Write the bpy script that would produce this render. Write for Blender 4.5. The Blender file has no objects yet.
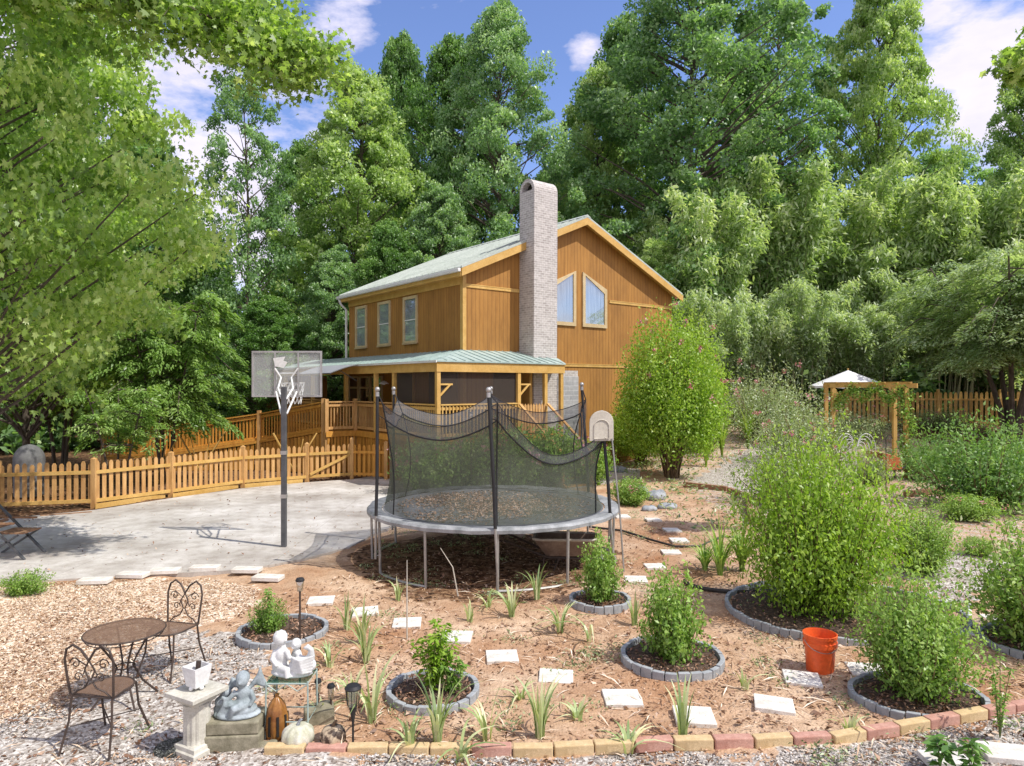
import bpy, bmesh, math, random
import numpy as np
from mathutils import Vector, Matrix
PI = math.pi
scene = bpy.context.scene
col = scene.collection
random.seed(7)
F = 690.0; HZ = 385.0; CAMZ = 3.0

def sstep(a, b, x):
    t = min(1.0, max(0.0, (x - a) / (b - a))); return t * t * (3 - 2 * t)
def height(x, y):
    h = 1.05 * sstep(22, 32, y) * sstep(3.5, 8.0, x)
    h += 0.012 * math.sin(x * 1.7 + 0.6 * y) + 0.010 * math.sin(2.3 * y - x)
    return h
def P(px, py):
    """where a sight line of the survey photo meets the flat ground"""
    y = CAMZ * F / (py - HZ)
    return ((px - 512) / F * y, y)
def PX(px, y): return (px - 512) / F * y
def PZ(py, y): return CAMZ - (py - HZ) / F * y

# ------------------------------------------------------------------ materials
def nt(name):
    m = bpy.data.materials.new(name); m.use_nodes = True
    t = m.node_tree; t.nodes.clear()
    out = t.nodes.new('ShaderNodeOutputMaterial')
    return m, t, out
def N(t, kind, **kw):
    n = t.nodes.new(kind)
    for k, v in kw.items():
        if k.startswith('i_'):
            key = k[2:]; key = int(key) if key.isdigit() else key.replace('_', ' ')
            n.inputs[key].default_value = v
        else: setattr(n, k, v)
    return n
def ramp(t, fac, stops):
    r = t.nodes.new('ShaderNodeValToRGB'); e = r.color_ramp.elements
    e[0].position = stops[0][0]; e[0].color = (*stops[0][1], 1)
    e[1].position = stops[1][0]; e[1].color = (*stops[1][1], 1)
    for p, c in stops[2:]:
        x = e.new(p); x.color = (*c, 1)
    t.links.new(fac, r.inputs[0]); return r.outputs[0]
def mixc(t, fac, a, b, mode='MIX'):
    n = t.nodes.new('ShaderNodeMixRGB'); n.blend_type = mode
    for s, v in ((0, fac), (1, a), (2, b)):
        if isinstance(v, bpy.types.NodeSocket): t.links.new(v, n.inputs[s])
        elif s == 0: n.inputs[0].default_value = v
        else: n.inputs[s].default_value = (*v, 1)
    return n.outputs[0]
def coord(t, scale=(1, 1, 1), which='Object'):
    c = t.nodes.new('ShaderNodeTexCoord'); m = t.nodes.new('ShaderNodeMapping')
    m.inputs['Scale'].default_value = scale
    t.links.new(c.outputs[which], m.inputs[0]); return m.outputs[0]
def noise(t, vec, scale, detail=4, rough=0.6):
    n = N(t, 'ShaderNodeTexNoise'); n.inputs['Scale'].default_value = scale
    n.inputs['Detail'].default_value = detail; n.inputs['Roughness'].default_value = rough
    t.links.new(vec, n.inputs['Vector']); return n.outputs[0]
def finish(t, out, color, rough=0.7, bump=None, bs=0.3, bd=0.01, metallic=0.0, spec=0.5):
    p = t.nodes.new('ShaderNodeBsdfPrincipled')
    if isinstance(color, bpy.types.NodeSocket): t.links.new(color, p.inputs['Base Color'])
    else: p.inputs['Base Color'].default_value = (*color, 1)
    if isinstance(rough, bpy.types.NodeSocket): t.links.new(rough, p.inputs['Roughness'])
    else: p.inputs['Roughness'].default_value = rough
    p.inputs['Metallic'].default_value = metallic
    p.inputs['Specular IOR Level'].default_value = spec
    if bump is not None:
        b = t.nodes.new('ShaderNodeBump'); b.inputs['Strength'].default_value = bs
        b.inputs['Distance'].default_value = bd
        t.links.new(bump, b.inputs['Height']); t.links.new(b.outputs[0], p.inputs['Normal'])
    t.links.new(p.outputs[0], out.inputs[0]); return p
def simple(name, c1, c2, scale=6, rough=0.7, bump=0.3, stretch=(1, 1, 1), metallic=0.0, bd=0.006, lo=0.3, hi=0.7, spec=0.4):
    m, t, out = nt(name)
    v = coord(t, stretch)
    n = noise(t, v, scale, 6, 0.65)
    c = ramp(t, n, [(lo, c1), (hi, c2)])
    n2 = noise(t, v, scale * 9, 3)
    c = mixc(t, 0.35, c, ramp(t, n2, [(0.3, (0.45,) * 3), (0.7, (1.0,) * 3)]), 'MULTIPLY')
    if 'wood' in name or 'trim' in name:      # board to board variation
        ge = t.nodes.new('ShaderNodeNewGeometry'); c = mixc(t, 1.0, c, ramp(t, ge.outputs['Random Per Island'], [(0.0, (0.66, 0.62, 0.60)), (1.0, (1.0, 1.0, 1.0)), (0.5, (0.92, 0.90, 0.88))]), 'MULTIPLY')
        oi = t.nodes.new('ShaderNodeObjectInfo'); c = mixc(t, 0.6, c, ramp(t, oi.outputs['Random'], [(0.0, (0.8, 0.78, 0.76)), (1.0, (1.0, 1.0, 1.0))]), 'MULTIPLY')
    finish(t, out, c, rough, n2, bump, bd, metallic, spec)
    return m

def leafmat(name, dark, mid, light, trans=0.35, gloss=0.05):
    m, t, out = nt(name)
    a = N(t, 'ShaderNodeAttribute', attribute_name='tone')
    oi = N(t, 'ShaderNodeObjectInfo')
    mm = N(t, 'ShaderNodeMath', operation='MULTIPLY_ADD'); t.links.new(oi.outputs['Random'], mm.inputs[0])
    mm.inputs[1].default_value = 0.16; mm.inputs[2].default_value = -0.08
    ad = N(t, 'ShaderNodeMath', operation='ADD'); t.links.new(a.outputs['Fac'], ad.inputs[0]); t.links.new(mm.outputs[0], ad.inputs[1])
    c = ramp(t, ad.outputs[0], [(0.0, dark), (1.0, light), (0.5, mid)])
    d = t.nodes.new('ShaderNodeBsdfDiffuse'); t.links.new(c, d.inputs[0])
    tr = t.nodes.new('ShaderNodeBsdfTranslucent')
    t.links.new(mixc(t, 1.0, c, (1.2, 1.28, 0.55), 'MULTIPLY'), tr.inputs[0])
    x = t.nodes.new('ShaderNodeMixShader'); x.inputs[0].default_value = trans
    t.links.new(d.outputs[0], x.inputs[1]); t.links.new(tr.outputs[0], x.inputs[2])
    g = t.nodes.new('ShaderNodeBsdfGlossy'); g.inputs['Roughness'].default_value = 0.42
    y = t.nodes.new('ShaderNodeMixShader'); y.inputs[0].default_value = gloss
    t.links.new(x.outputs[0], y.inputs[1]); t.links.new(g.outputs[0], y.inputs[2])
    t.links.new(y.outputs[0], out.inputs[0])
    return m

MT = {}
MT['siding'] = None
def siding():
    m, t, out = nt('brown_siding')
    c = t.nodes.new('ShaderNodeTexCoord'); s = t.nodes.new('ShaderNodeSeparateXYZ')
    t.links.new(c.outputs['Object'], s.inputs[0])
    a = N(t, 'ShaderNodeMath', operation='ADD'); t.links.new(s.outputs[0], a.inputs[0]); t.links.new(s.outputs[1], a.inputs[1])
    b = N(t, 'ShaderNodeMath', operation='MULTIPLY'); t.links.new(a.outputs[0], b.inputs[0]); b.inputs[1].default_value = 6.2
    f = N(t, 'ShaderNodeMath', operation='FRACT'); t.links.new(b.outputs[0], f.inputs[0])
    g = ramp(t, f.outputs[0], [(0.0, (0, 0, 0)), (0.16, (1, 1, 1)), (0.10, (0.0,) * 3), (0.94, (1, 1, 1)), (1.0, (0.5,) * 3)])
    v = coord(t, (4, 4, 0.35))
    n = noise(t, v, 2.5, 6)
    v2 = coord(t, (1, 1, 1)); n2 = noise(t, coord(t, (1, 1, 0.4)), 0.9, 7, 0.7)
    base = ramp(t, n, [(0.3, (0.33, 0.150, 0.026)), (0.7, (0.43, 0.210, 0.045))])
    base = mixc(t, 0.55, base, ramp(t, n2, [(0.36, (0.50, 0.47, 0.45)), (0.58, (1.0,) * 3)]), 'MULTIPLY')
    base = mixc(t, 0.6, base, mixc(t, g, (0.5,) * 3, (1,) * 3), 'MULTIPLY')
    finish(t, out, base, 0.75, g, 0.5, 0.012)
    return m
def brick(name, c1, c2, mortar, sx=1.0):
    m, t, out = nt(name)
    c = t.nodes.new('ShaderNodeTexCoord'); s = t.nodes.new('ShaderNodeSeparateXYZ')
    t.links.new(c.outputs['Object'], s.inputs[0])
    a = N(t, 'ShaderNodeMath', operation='ADD'); t.links.new(s.outputs[0], a.inputs[0]); t.links.new(s.outputs[1], a.inputs[1])
    k = t.nodes.new('ShaderNodeCombineXYZ'); t.links.new(a.outputs[0], k.inputs[0]); t.links.new(s.outputs[2], k.inputs[1])
    b = t.nodes.new('ShaderNodeTexBrick'); t.links.new(k.outputs[0], b.inputs[0])
    b.inputs['Color1'].default_value = (*c1, 1); b.inputs['Color2'].default_value = (*c2, 1); b.inputs['Mortar'].default_value = (*mortar, 1)
    b.inputs['Scale'].default_value = 1.0; b.inputs['Mortar Size'].default_value = 0.008
    b.inputs['Brick Width'].default_value = 0.2 * sx; b.inputs['Row Height'].default_value = 0.075 * sx
    n = noise(t, coord(t), 9, 5)
    col_ = mixc(t, 0.5, b.outputs[0], ramp(t, n, [(0.3, (0.55,) * 3), (0.7, (1.1,) * 3)]), 'MULTIPLY')
    finish(t, out, col_, 0.9, b.outputs['Fac'], -0.4, 0.01)
    return m
def alpha_mat(name, c, alpha, rough=0.7, gloss=False, pattern=0):
    m, t, out = nt(name)
    tr = t.nodes.new('ShaderNodeBsdfTransparent')
    d = t.nodes.new('ShaderNodeBsdfGlossy' if gloss else 'ShaderNodeBsdfDiffuse'); d.inputs[0].default_value = (*c, 1)
    if gloss: d.inputs['Roughness'].default_value = rough
    x = t.nodes.new('ShaderNodeMixShader'); x.inputs[0].default_value = alpha
    if pattern:
        n = noise(t, coord(t), pattern, 3)
        r = ramp(t, n, [(0.3, (alpha * 0.75,) * 3), (0.7, (min(1, alpha * 1.3),) * 3)])
        t.links.new(r, x.inputs[0])
    t.links.new(tr.outputs[0], x.inputs[1]); t.links.new(d.outputs[0], x.inputs[2])
    t.links.new(x.outputs[0], out.inputs[0]); return m

MT['siding'] = siding()
MT['trim'] = simple('tan_trim', (0.62, 0.37, 0.09), (0.80, 0.53, 0.18), 3, 0.6, 0.2, (1, 1, 1))
MT['wood'] = simple('orange_stained_wood', (0.52, 0.27, 0.085), (0.80, 0.50, 0.21), 2.2, 0.7, 0.35, (5, 5, 0.8))
MT['wood_deep'] = simple('deep_orange_wood', (0.58, 0.25, 0.035), (0.80, 0.42, 0.08), 2.2, 0.7, 0.35, (5, 5, 0.8))
MT['roof'] = simple('pale_green_metal_roof', (0.42, 0.47, 0.42), (0.56, 0.60, 0.55), 1.2, 0.6, 0.1, metallic=0.0, spec=0.3)
MT['porchroof'] = simple('weathered_green_metal_roof', (0.27, 0.37, 0.34), (0.46, 0.55, 0.51), 1.5, 0.55, 0.1, metallic=0.0)
MT['white'] = simple('white_paint', (0.70, 0.70, 0.68), (0.82, 0.82, 0.80), 3, 0.5, 0.1)
MT['cream'] = simple('cream_window_trim', (0.60, 0.46, 0.24), (0.74, 0.60, 0.36), 3, 0.6, 0.1)
MT['chimney'] = brick('pale_brick', (0.52, 0.48, 0.45), (0.37, 0.335, 0.31), (0.64, 0.62, 0.59))
MT['block'] = brick('grey_block', (0.42, 0.42, 0.42), (0.34, 0.35, 0.36), (0.55, 0.55, 0.55), 2.2)
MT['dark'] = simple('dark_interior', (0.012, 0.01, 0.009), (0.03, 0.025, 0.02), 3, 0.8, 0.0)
MT['curtain'] = simple('blue_white_curtain', (0.10, 0.13, 0.15), (0.48, 0.54, 0.57), 3, 0.9, 0.0, (14, 14, 0.3))  # dark vertical streaks paint fold shading into the cloth colour
MT['blind'] = simple('window_blind', (0.34, 0.38, 0.42), (0.52, 0.55, 0.58), 2, 0.8, 0.0, (1, 1, 30))
MT['glass'] = alpha_mat('window_glass', (0.8, 0.85, 0.9), 0.34, 0.04, True)
MT['acrylic'] = alpha_mat('hazy_backboard_acrylic', (0.75, 0.78, 0.76), 0.24, 0.3, False)
MT['screen'] = alpha_mat('insect_screen', (0.085, 0.07, 0.06), 0.62)
MT['net'] = alpha_mat('trampoline_net', (0.10, 0.11, 0.085), 0.58, pattern=3)
MT['net_band'] = alpha_mat('trampoline_net_band', (0.15, 0.155, 0.16), 0.55, pattern=9)
MT['black'] = simple('black_foam', (0.012, 0.012, 0.013), (0.03, 0.03, 0.032), 8, 0.6, 0.2)
MT['galv'] = simple('galvanised_steel', (0.34, 0.33, 0.31), (0.52, 0.51, 0.49), 6, 0.4, 0.1, metallic=0.5)
MT['pad'] = simple('faded_grey_pad', (0.18, 0.195, 0.20), (0.44, 0.45, 0.46), 5, 0.7, 0.2)
MT['mat'] = simple('trampoline_mat', (0.10, 0.105, 0.115), (0.20, 0.205, 0.22), 7, 0.9, 0.1)
MT['pole'] = simple('dark_grey_pole', (0.06, 0.065, 0.07), (0.12, 0.12, 0.125), 6, 0.45, 0.1)
MT['iron'] = simple('wrought_iron', (0.035, 0.026, 0.022), (0.09, 0.06, 0.045), 12, 0.6, 0.3)
MT['tabletop'] = simple('rusty_mesh_top', (0.22, 0.17, 0.14), (0.42, 0.30, 0.22), 9, 0.7, 0.4)
MT['tabletop'] = alpha_mat('rusty_wire_mesh', (0.20, 0.13, 0.09), 0.66, pattern=9)
MT['stone'] = simple('pale_paver', (0.50, 0.46, 0.39), (0.76, 0.73, 0.67), 6, 0.9, 0.35, lo=.3, hi=.55)
MT['edging'] = simple('grey_scalloped_edging', (0.26, 0.28, 0.30), (0.42, 0.44, 0.45), 9, 0.8, 0.3)
MT['mulch'] = simple('dark_bark_mulch', (0.045, 0.028, 0.02), (0.21, 0.14, 0.10), 22, 0.95, 0.9, bd=0.02)
MT['brick_y'] = simple('yellow_edging_brick', (0.50, 0.36, 0.18), (0.72, 0.55, 0.32), 9, 0.9, 0.4)
MT['brick_r'] = simple('red_edging_brick', (0.42, 0.20, 0.15), (0.62, 0.38, 0.30), 9, 0.9, 0.4)
MT['bucket'] = simple('orange_plastic', (0.78, 0.10, 0.02), (0.88, 0.16, 0.04), 3, 0.4, 0.05)
MT['pedestal'] = simple('weathered_white_concrete', (0.42, 0.40, 0.33), (0.68, 0.66, 0.58), 8, 0.85, 0.3)
MT['plaster'] = simple('white_plaster', (0.55, 0.56, 0.54), (0.76, 0.77, 0.76), 7, 0.8, 0.3)
MT['blueplaster'] = simple('mossy_blue_plaster', (0.16, 0.20, 0.20), (0.46, 0.52, 0.56), 9, 0.85, 0.4)
MT['mossblock'] = simple('mossy_concrete_block', (0.14, 0.13, 0.08), (0.36, 0.33, 0.24), 9, 0.9, 0.5)
MT['moss'] = MT['mossblock']
MT['ceramic'] = simple('glazed_brown_ceramic', (0.14, 0.045, 0.012), (0.42, 0.20, 0.05), 6, 0.25, 0.1)
MT['gourd'] = simple('white_gourd', (0.34, 0.34, 0.20), (0.76, 0.75, 0.66), 9, 0.6, 0.2)
MT['gourd_b'] = simple('mottled_brown_gourd', (0.05, 0.03, 0.02), (0.48, 0.38, 0.26), 12, 0.6, 0.2, lo=0.45, hi=0.55)
MT['canvas'] = simple('white_canvas', (0.72, 0.72, 0.72), (0.82, 0.82, 0.82), 3, 0.8, 0.05)
MT['bark'] = simple('tree_bark', (0.055, 0.04, 0.03), (0.16, 0.13, 0.10), 5, 0.9, 0.6, (3, 3, 0.6), bd=0.02)
MT['culm'] = simple('bamboo_culm', (0.20, 0.21, 0.10), (0.42, 0.40, 0.24), 4, 0.6, 0.1)
MT['stem'] = simple('twig', (0.10, 0.06, 0.035), (0.22, 0.15, 0.08), 8, 0.8, 0.3)
MT['gstem'] = simple('green_stem', (0.10, 0.14, 0.04), (0.20, 0.24, 0.08), 8, 0.8, 0.3)
MT['rock'] = simple('blue_grey_rock', (0.16, 0.18, 0.20), (0.48, 0.50, 0.52), 4, 0.9, 0.6, bd=0.03)
MT['timber'] = simple('landscape_timber', (0.20, 0.10, 0.05), (0.40, 0.24, 0.14), 4, 0.9, 0.5)
MT['barrow'] = simple('brown_barrow_tub', (0.16, 0.10, 0.07), (0.34, 0.26, 0.20), 4, 0.6, 0.2)
MT['rust'] = simple('red_rust_paint', (0.30, 0.07, 0.02), (0.52, 0.16, 0.05), 5, 0.6, 0.2)
MT['greenglass'] = alpha_mat('green_glass_shelf', (0.18, 0.42, 0.30), 0.6, 0.1, True)
MT['cover'] = simple('grey_grill_cover', (0.11, 0.11, 0.115), (0.2, 0.2, 0.2), 3, 0.8, 0.3)
MT['beige'] = simple('beige_plastic', (0.48, 0.44, 0.37), (0.58, 0.54, 0.46), 3, 0.6, 0.1)
MT['awning'] = simple('grey_awning', (0.22, 0.23, 0.25), (0.40, 0.41, 0.44), 2, 0.6, 0.1, (1, 12, 1))
MT['hose'] = simple('black_hose', (0.02, 0.02, 0.02), (0.05, 0.045, 0.04), 8, 0.6, 0.1)
MT['lamp_glass'] = alpha_mat('lamp_glass', (0.6, 0.6, 0.55), 0.45, 0.1, True)
MT['orange_rim'] = simple('rim_paint', (0.65, 0.62, 0.58), (0.75, 0.72, 0.68), 6, 0.5, 0.1)

LF = {
 'poplar': leafmat('poplar_leaves', (0.08, 0.17, 0.06), (0.25, 0.43, 0.17), (0.52, 0.68, 0.37), 0.45),
 'oak': leafmat('oak_leaves', (0.06, 0.14, 0.05), (0.25, 0.42, 0.17), (0.52, 0.68, 0.37), 0.5),
 'bright': leafmat('bright_leaves', (0.14, 0.25, 0.06), (0.38, 0.54, 0.17), (0.64, 0.75, 0.36), 0.45),
 'maple': leafmat('maple_leaves', (0.09, 0.18, 0.03), (0.33, 0.49, 0.11), (0.70, 0.80, 0.38), 0.58, 0.05),
 'bamboo': leafmat('bamboo_leaves', (0.10, 0.18, 0.04), (0.35, 0.49, 0.20), (0.74, 0.80, 0.50), 0.5, 0.05),
 'grey': leafmat('feathery_leaves', (0.09, 0.16, 0.06), (0.42, 0.54, 0.30), (0.72, 0.78, 0.54), 0.5, 0.05),
 'fern': leafmat('feather_frond_leaves', (0.08, 0.16, 0.03), (0.26, 0.42, 0.10), (0.52, 0.64, 0.28), 0.45, 0.05),
 'shrub': leafmat('shrub_leaves', (0.06, 0.13, 0.015), (0.20, 0.36, 0.06), (0.45, 0.60, 0.18), 0.4, 0.03),
 'lime': leafmat('lime_shrub_leaves', (0.07, 0.14, 0.012), (0.25, 0.42, 0.04), (0.52, 0.66, 0.14), 0.45, 0.03),
 'deep': leafmat('deep_green_leaves', (0.045, 0.11, 0.025), (0.14, 0.29, 0.06), (0.33, 0.50, 0.16), 0.35, 0.04),
 'silver': leafmat('silvery_shrub_leaves', (0.09, 0.15, 0.06), (0.28, 0.38, 0.17), (0.55, 0.62, 0.38), 0.35, 0.05),
 'iris': leafmat('strap_leaves', (0.14, 0.24, 0.08), (0.38, 0.48, 0.20), (0.74, 0.74, 0.46), 0.3, 0.06),
 'dead': leafmat('dead_leaves', (0.10, 0.045, 0.025), (0.34, 0.20, 0.13), (0.62, 0.47, 0.36), 0.1, 0.02),
 'chips': leafmat('wood_chips', (0.26, 0.15, 0.09), (0.58, 0.42, 0.28), (0.82, 0.72, 0.58), 0.0, 0.02),
 'gravel': leafmat('gravel_stones', (0.14, 0.12, 0.10), (0.38, 0.35, 0.32), (0.66, 0.63, 0.59), 0.0, 0.02),
 'clods': leafmat('clay_crumbs', (0.16, 0.08, 0.04), (0.42, 0.27, 0.17), (0.66, 0.50, 0.37), 0.0, 0.0),
 'flower': leafmat('pink_blooms', (0.45, 0.12, 0.18), (0.60, 0.26, 0.32), (0.72, 0.45, 0.48), 0.3, 0.02),
 'gravelclump': leafmat('grey_cushion_foliage', (0.06, 0.065, 0.06), (0.16, 0.17, 0.16), (0.32, 0.33, 0.31), 0.1, 0.02),
}

# ------------------------------------------------------------------ mesh builder
class MB:
    def __init__(s): s.v = []; s.f = []; s.m = []
    def add(s, vs, fs, mi=0):
        o = len(s.v); s.v += [tuple(v) for v in vs]; s.f += [tuple(o + i for i in f) for f in fs]; s.m += [mi] * len(fs); return s
    def box(s, x0, x1, y0, y1, z0, z1, mi=0):
        return s.add([(x0, y0, z0), (x1, y0, z0), (x1, y1, z0), (x0, y1, z0), (x0, y0, z1), (x1, y0, z1), (x1, y1, z1), (x0, y1, z1)],
                     [(0, 3, 2, 1), (4, 5, 6, 7), (0, 1, 5, 4), (1, 2, 6, 5), (2, 3, 7, 6), (3, 0, 4, 7)], mi)
    def bar(s, a, b, w, h, up=(0, 0, 1), mi=0):
        a = Vector(a); b = Vector(b); d = (b - a).normalized(); up = Vector(up)
        if abs(d.dot(up)) > 0.98: up = Vector((0, 1, 0))
        r = d.cross(up).normalized() * w / 2; u = r.cross(d).normalized() * h / 2
        vs = [p + i * r + j * u for p in (a, b) for i, j in ((-1, -1), (1, -1), (1, 1), (-1, 1))]
        return s.add(vs, [(0, 1, 2, 3), (7, 6, 5, 4), (0, 4, 5, 1), (1, 5, 6, 2), (2, 6, 7, 3), (3, 7, 4, 0)], mi)
    def tube(s, pts, r, n=8, mi=0, cap=True, closed=False):
        pts = [Vector(p) for p in pts]; k = len(pts)
        rs = r if isinstance(r, (list, tuple)) else [r] * k
        vs = []; prev = None
        for i, p in enumerate(pts):
            if closed: d = pts[(i + 1) % k] - pts[i - 1]
            else: d = pts[min(i + 1, k - 1)] - pts[max(i - 1, 0)]
            d = d.normalized() if d.length > 1e-9 else Vector((0, 0, 1))
            if prev is None: prev = Vector((1, 0, 0)) if abs(d.x) < 0.9 else Vector((0, 1, 0))
            a = (prev - d * prev.dot(d)).normalized(); b = d.cross(a); prev = a
            vs += [p + (a * math.cos(2 * PI * j / n) + b * math.sin(2 * PI * j / n)) * rs[i] for j in range(n)]
        fs = []
        for i in range(k if closed else k - 1):
            i2 = (i + 1) % k
            fs += [(i * n + j, i * n + (j + 1) % n, i2 * n + (j + 1) % n, i2 * n + j) for j in range(n)]
        if cap and not closed:
            fs.append(tuple(range(n))[::-1]); fs.append(tuple((k - 1) * n + j for j in range(n)))
        return s.add(vs, fs, mi)
    def lathe(s, prof, c=(0, 0, 0), n=24, mi=0, lobes=0, amp=0.0, sq=None):
        vs = []
        for r, z in prof:
            for j in range(n):
                a = 2 * PI * j / n; q = r * (1 + amp * math.cos(lobes * a))
                if sq: q = r / max(abs(math.cos(a + PI / 4)), abs(math.sin(a + PI / 4))) * 0.9
                vs.append((c[0] + q * math.cos(a), c[1] + q * math.sin(a), c[2] + z))
        k = len(prof); fs = [(i * n + j, i * n + (j + 1) % n, (i + 1) * n + (j + 1) % n, (i + 1) * n + j) for i in range(k - 1) for j in range(n)]
        fs.append(tuple(range(n))[::-1]); fs.append(tuple((k - 1) * n + j for j in range(n)))
        return s.add(vs, fs, mi)
    def ball(s, c, r, n=14, k=9, mi=0, rot=None):
        r = r if isinstance(r, (list, tuple)) else (r, r, r)
        R = rot or Matrix.Identity(3); c = Vector(c); vs = []
        for i in range(k):
            t = PI * (i + 0.5) / k
            for j in range(n):
                a = 2 * PI * j / n
                vs.append(c + R @ Vector((r[0] * math.sin(t) * math.cos(a), r[1] * math.sin(t) * math.sin(a), r[2] * math.cos(t))))
        fs = [(i * n + j, (i + 1) * n + j, (i + 1) * n + (j + 1) % n, i * n + (j + 1) % n) for i in range(k - 1) for j in range(n)]
        fs.append(tuple(range(n))); fs.append(tuple((k - 1) * n + j for j in range(n))[::-1])
        return s.add(vs, fs, mi)
    def poly(s, pts, mi=0): return s.add(pts, [tuple(range(len(pts)))], mi)
    def prism(s, pts, off, mi=0):
        """closed polygon pts extruded by the vector off"""
        n = len(pts); off = Vector(off); a = [Vector(p) for p in pts]; b = [p + off for p in a]
        return s.add(a + b, [tuple(range(n))[::-1], tuple(range(n, 2 * n))] + [(i, (i + 1) % n, n + (i + 1) % n, n + i) for i in range(n)], mi)
    def build(s, name, mats, parent=None, smooth=False, loc=None, rz=0, bevel=0):
        me = bpy.data.meshes.new(name); me.from_pydata(s.v, [], s.f)
        mats = mats if isinstance(mats, (list, tuple)) else [mats]
        for m in mats: me.materials.append(m)
        if len(mats) > 1: me.polygons.foreach_set('material_index', s.m)
        bm = bmesh.new(); bm.from_mesh(me); bmesh.ops.recalc_face_normals(bm, faces=bm.faces); bm.to_mesh(me); bm.free()
        if smooth:
            me.polygons.foreach_set('use_smooth', [True] * len(me.polygons))
            me.set_sharp_from_angle(angle=math.radians(45))
        me.update()
        o = bpy.data.objects.new(name, me); col.objects.link(o)
        if parent is not None: o.parent = parent
        if loc is not None: o.location = loc
        if rz: o.rotation_euler.z = rz
        if bevel:
            b = o.modifiers.new('bevel', 'BEVEL'); b.width = bevel; b.segments = 2; b.limit_method = 'ANGLE'
        return o
def tag(o, label=None, cat=None, group=None, kind=None):
    if label: o['label'] = label
    if cat: o['category'] = cat
    if group: o['group'] = group
    if kind: o['kind'] = kind
    return o
def empty(name, loc, label, cat, group=None, rz=0):
    o = bpy.data.objects.new(name, None); col.objects.link(o); o.empty_display_size = 0.2
    o.location = loc; o.rotation_euler.z = rz
    return tag(o, label, cat, group)
def fused(parts_mb, name, mat, parent=None, voxel=0.01, loc=None, rz=0):
    """one continuous skin over overlapping shapes"""
    o = parts_mb.build(name + '_src', mat)
    r = o.modifiers.new('r', 'REMESH'); r.mode = 'VOXEL'; r.voxel_size = voxel; r.use_smooth_shade = True
    s = o.modifiers.new('s', 'SMOOTH'); s.iterations = 3; s.factor = 0.5
    dg = bpy.context.evaluated_depsgraph_get(); dg.update()
    me = bpy.data.meshes.new_from_object(o.evaluated_get(dg)); me.name = name
    bpy.data.objects.remove(o)
    me.polygons.foreach_set('use_smooth', [True] * len(me.polygons))
    o = bpy.data.objects.new(name, me); col.objects.link(o)
    if parent is not None: o.parent = parent
    if loc is not None: o.location = loc
    o.rotation_euler.z = rz
    return o

# ------------------------------------------------------------------ leaves (numpy)
def quads(name, V, tone, mat, parent=None, n=4, mat2=None, n2=0):
    """V: (N,n,3) corner array"""
    k = V.shape[0]
    me = bpy.data.meshes.new(name)
    me.vertices.add(k * n); me.vertices.foreach_set('co', V.reshape(-1).astype(np.float32))
    me.loops.add(k * n); me.loops.foreach_set('vertex_index', np.arange(k * n, dtype=np.int32))
    me.polygons.add(k); me.polygons.foreach_set('loop_start', (np.arange(k) * n).astype(np.int32))
    me.update(calc_edges=True)
    a = me.attributes.new('tone', 'FLOAT', 'FACE'); a.data.foreach_set('value', np.clip(tone, 0, 1).astype(np.float32))
    me.materials.append(mat)
    if mat2 is not None:
        me.materials.append(mat2); mi = np.zeros(k, np.int32); mi[k - n2:] = 1; me.polygons.foreach_set('material_index', mi)
    o = bpy.data.objects.new(name, me); col.objects.link(o)
    if parent is not None: o.parent = parent
    return o
def unit(a): return a / (np.linalg.norm(a, axis=1, keepdims=True) + 1e-9)
def leafquads(C, D, Nn, L, W, bend=0.12):
    """centres, long axes, rough normals, lengths, widths -> pointed leaf quads"""
    D = unit(D); S = unit(np.cross(D, Nn)); U = np.cross(S, D)
    L = L[:, None]; W = W[:, None]
    return np.stack([C - D * L / 2, C + S * W / 2 + U * L * bend - D * L * 0.08, C + D * L / 2 - U * L * bend, C - S * W / 2 + U * L * bend - D * L * 0.08], axis=1)
def rnd_leaves(rng, C, size, aspect=0.55, droop=0.3, up=0.7, out=None, sv=0.35):
    n = len(C)
    D = rng.normal(size=(n, 3)); D[:, 2] = D[:, 2] * 0.5 - droop
    if out is not None: D += out
    Nn = rng.normal(size=(n, 3)) * 0.75; Nn[:, 2] += up
    L = size * (1 + sv * rng.uniform(-1, 1, n)); W = L * aspect * rng.uniform(0.8, 1.2, n)
    return leafquads(C, D, Nn, L, W)

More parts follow.
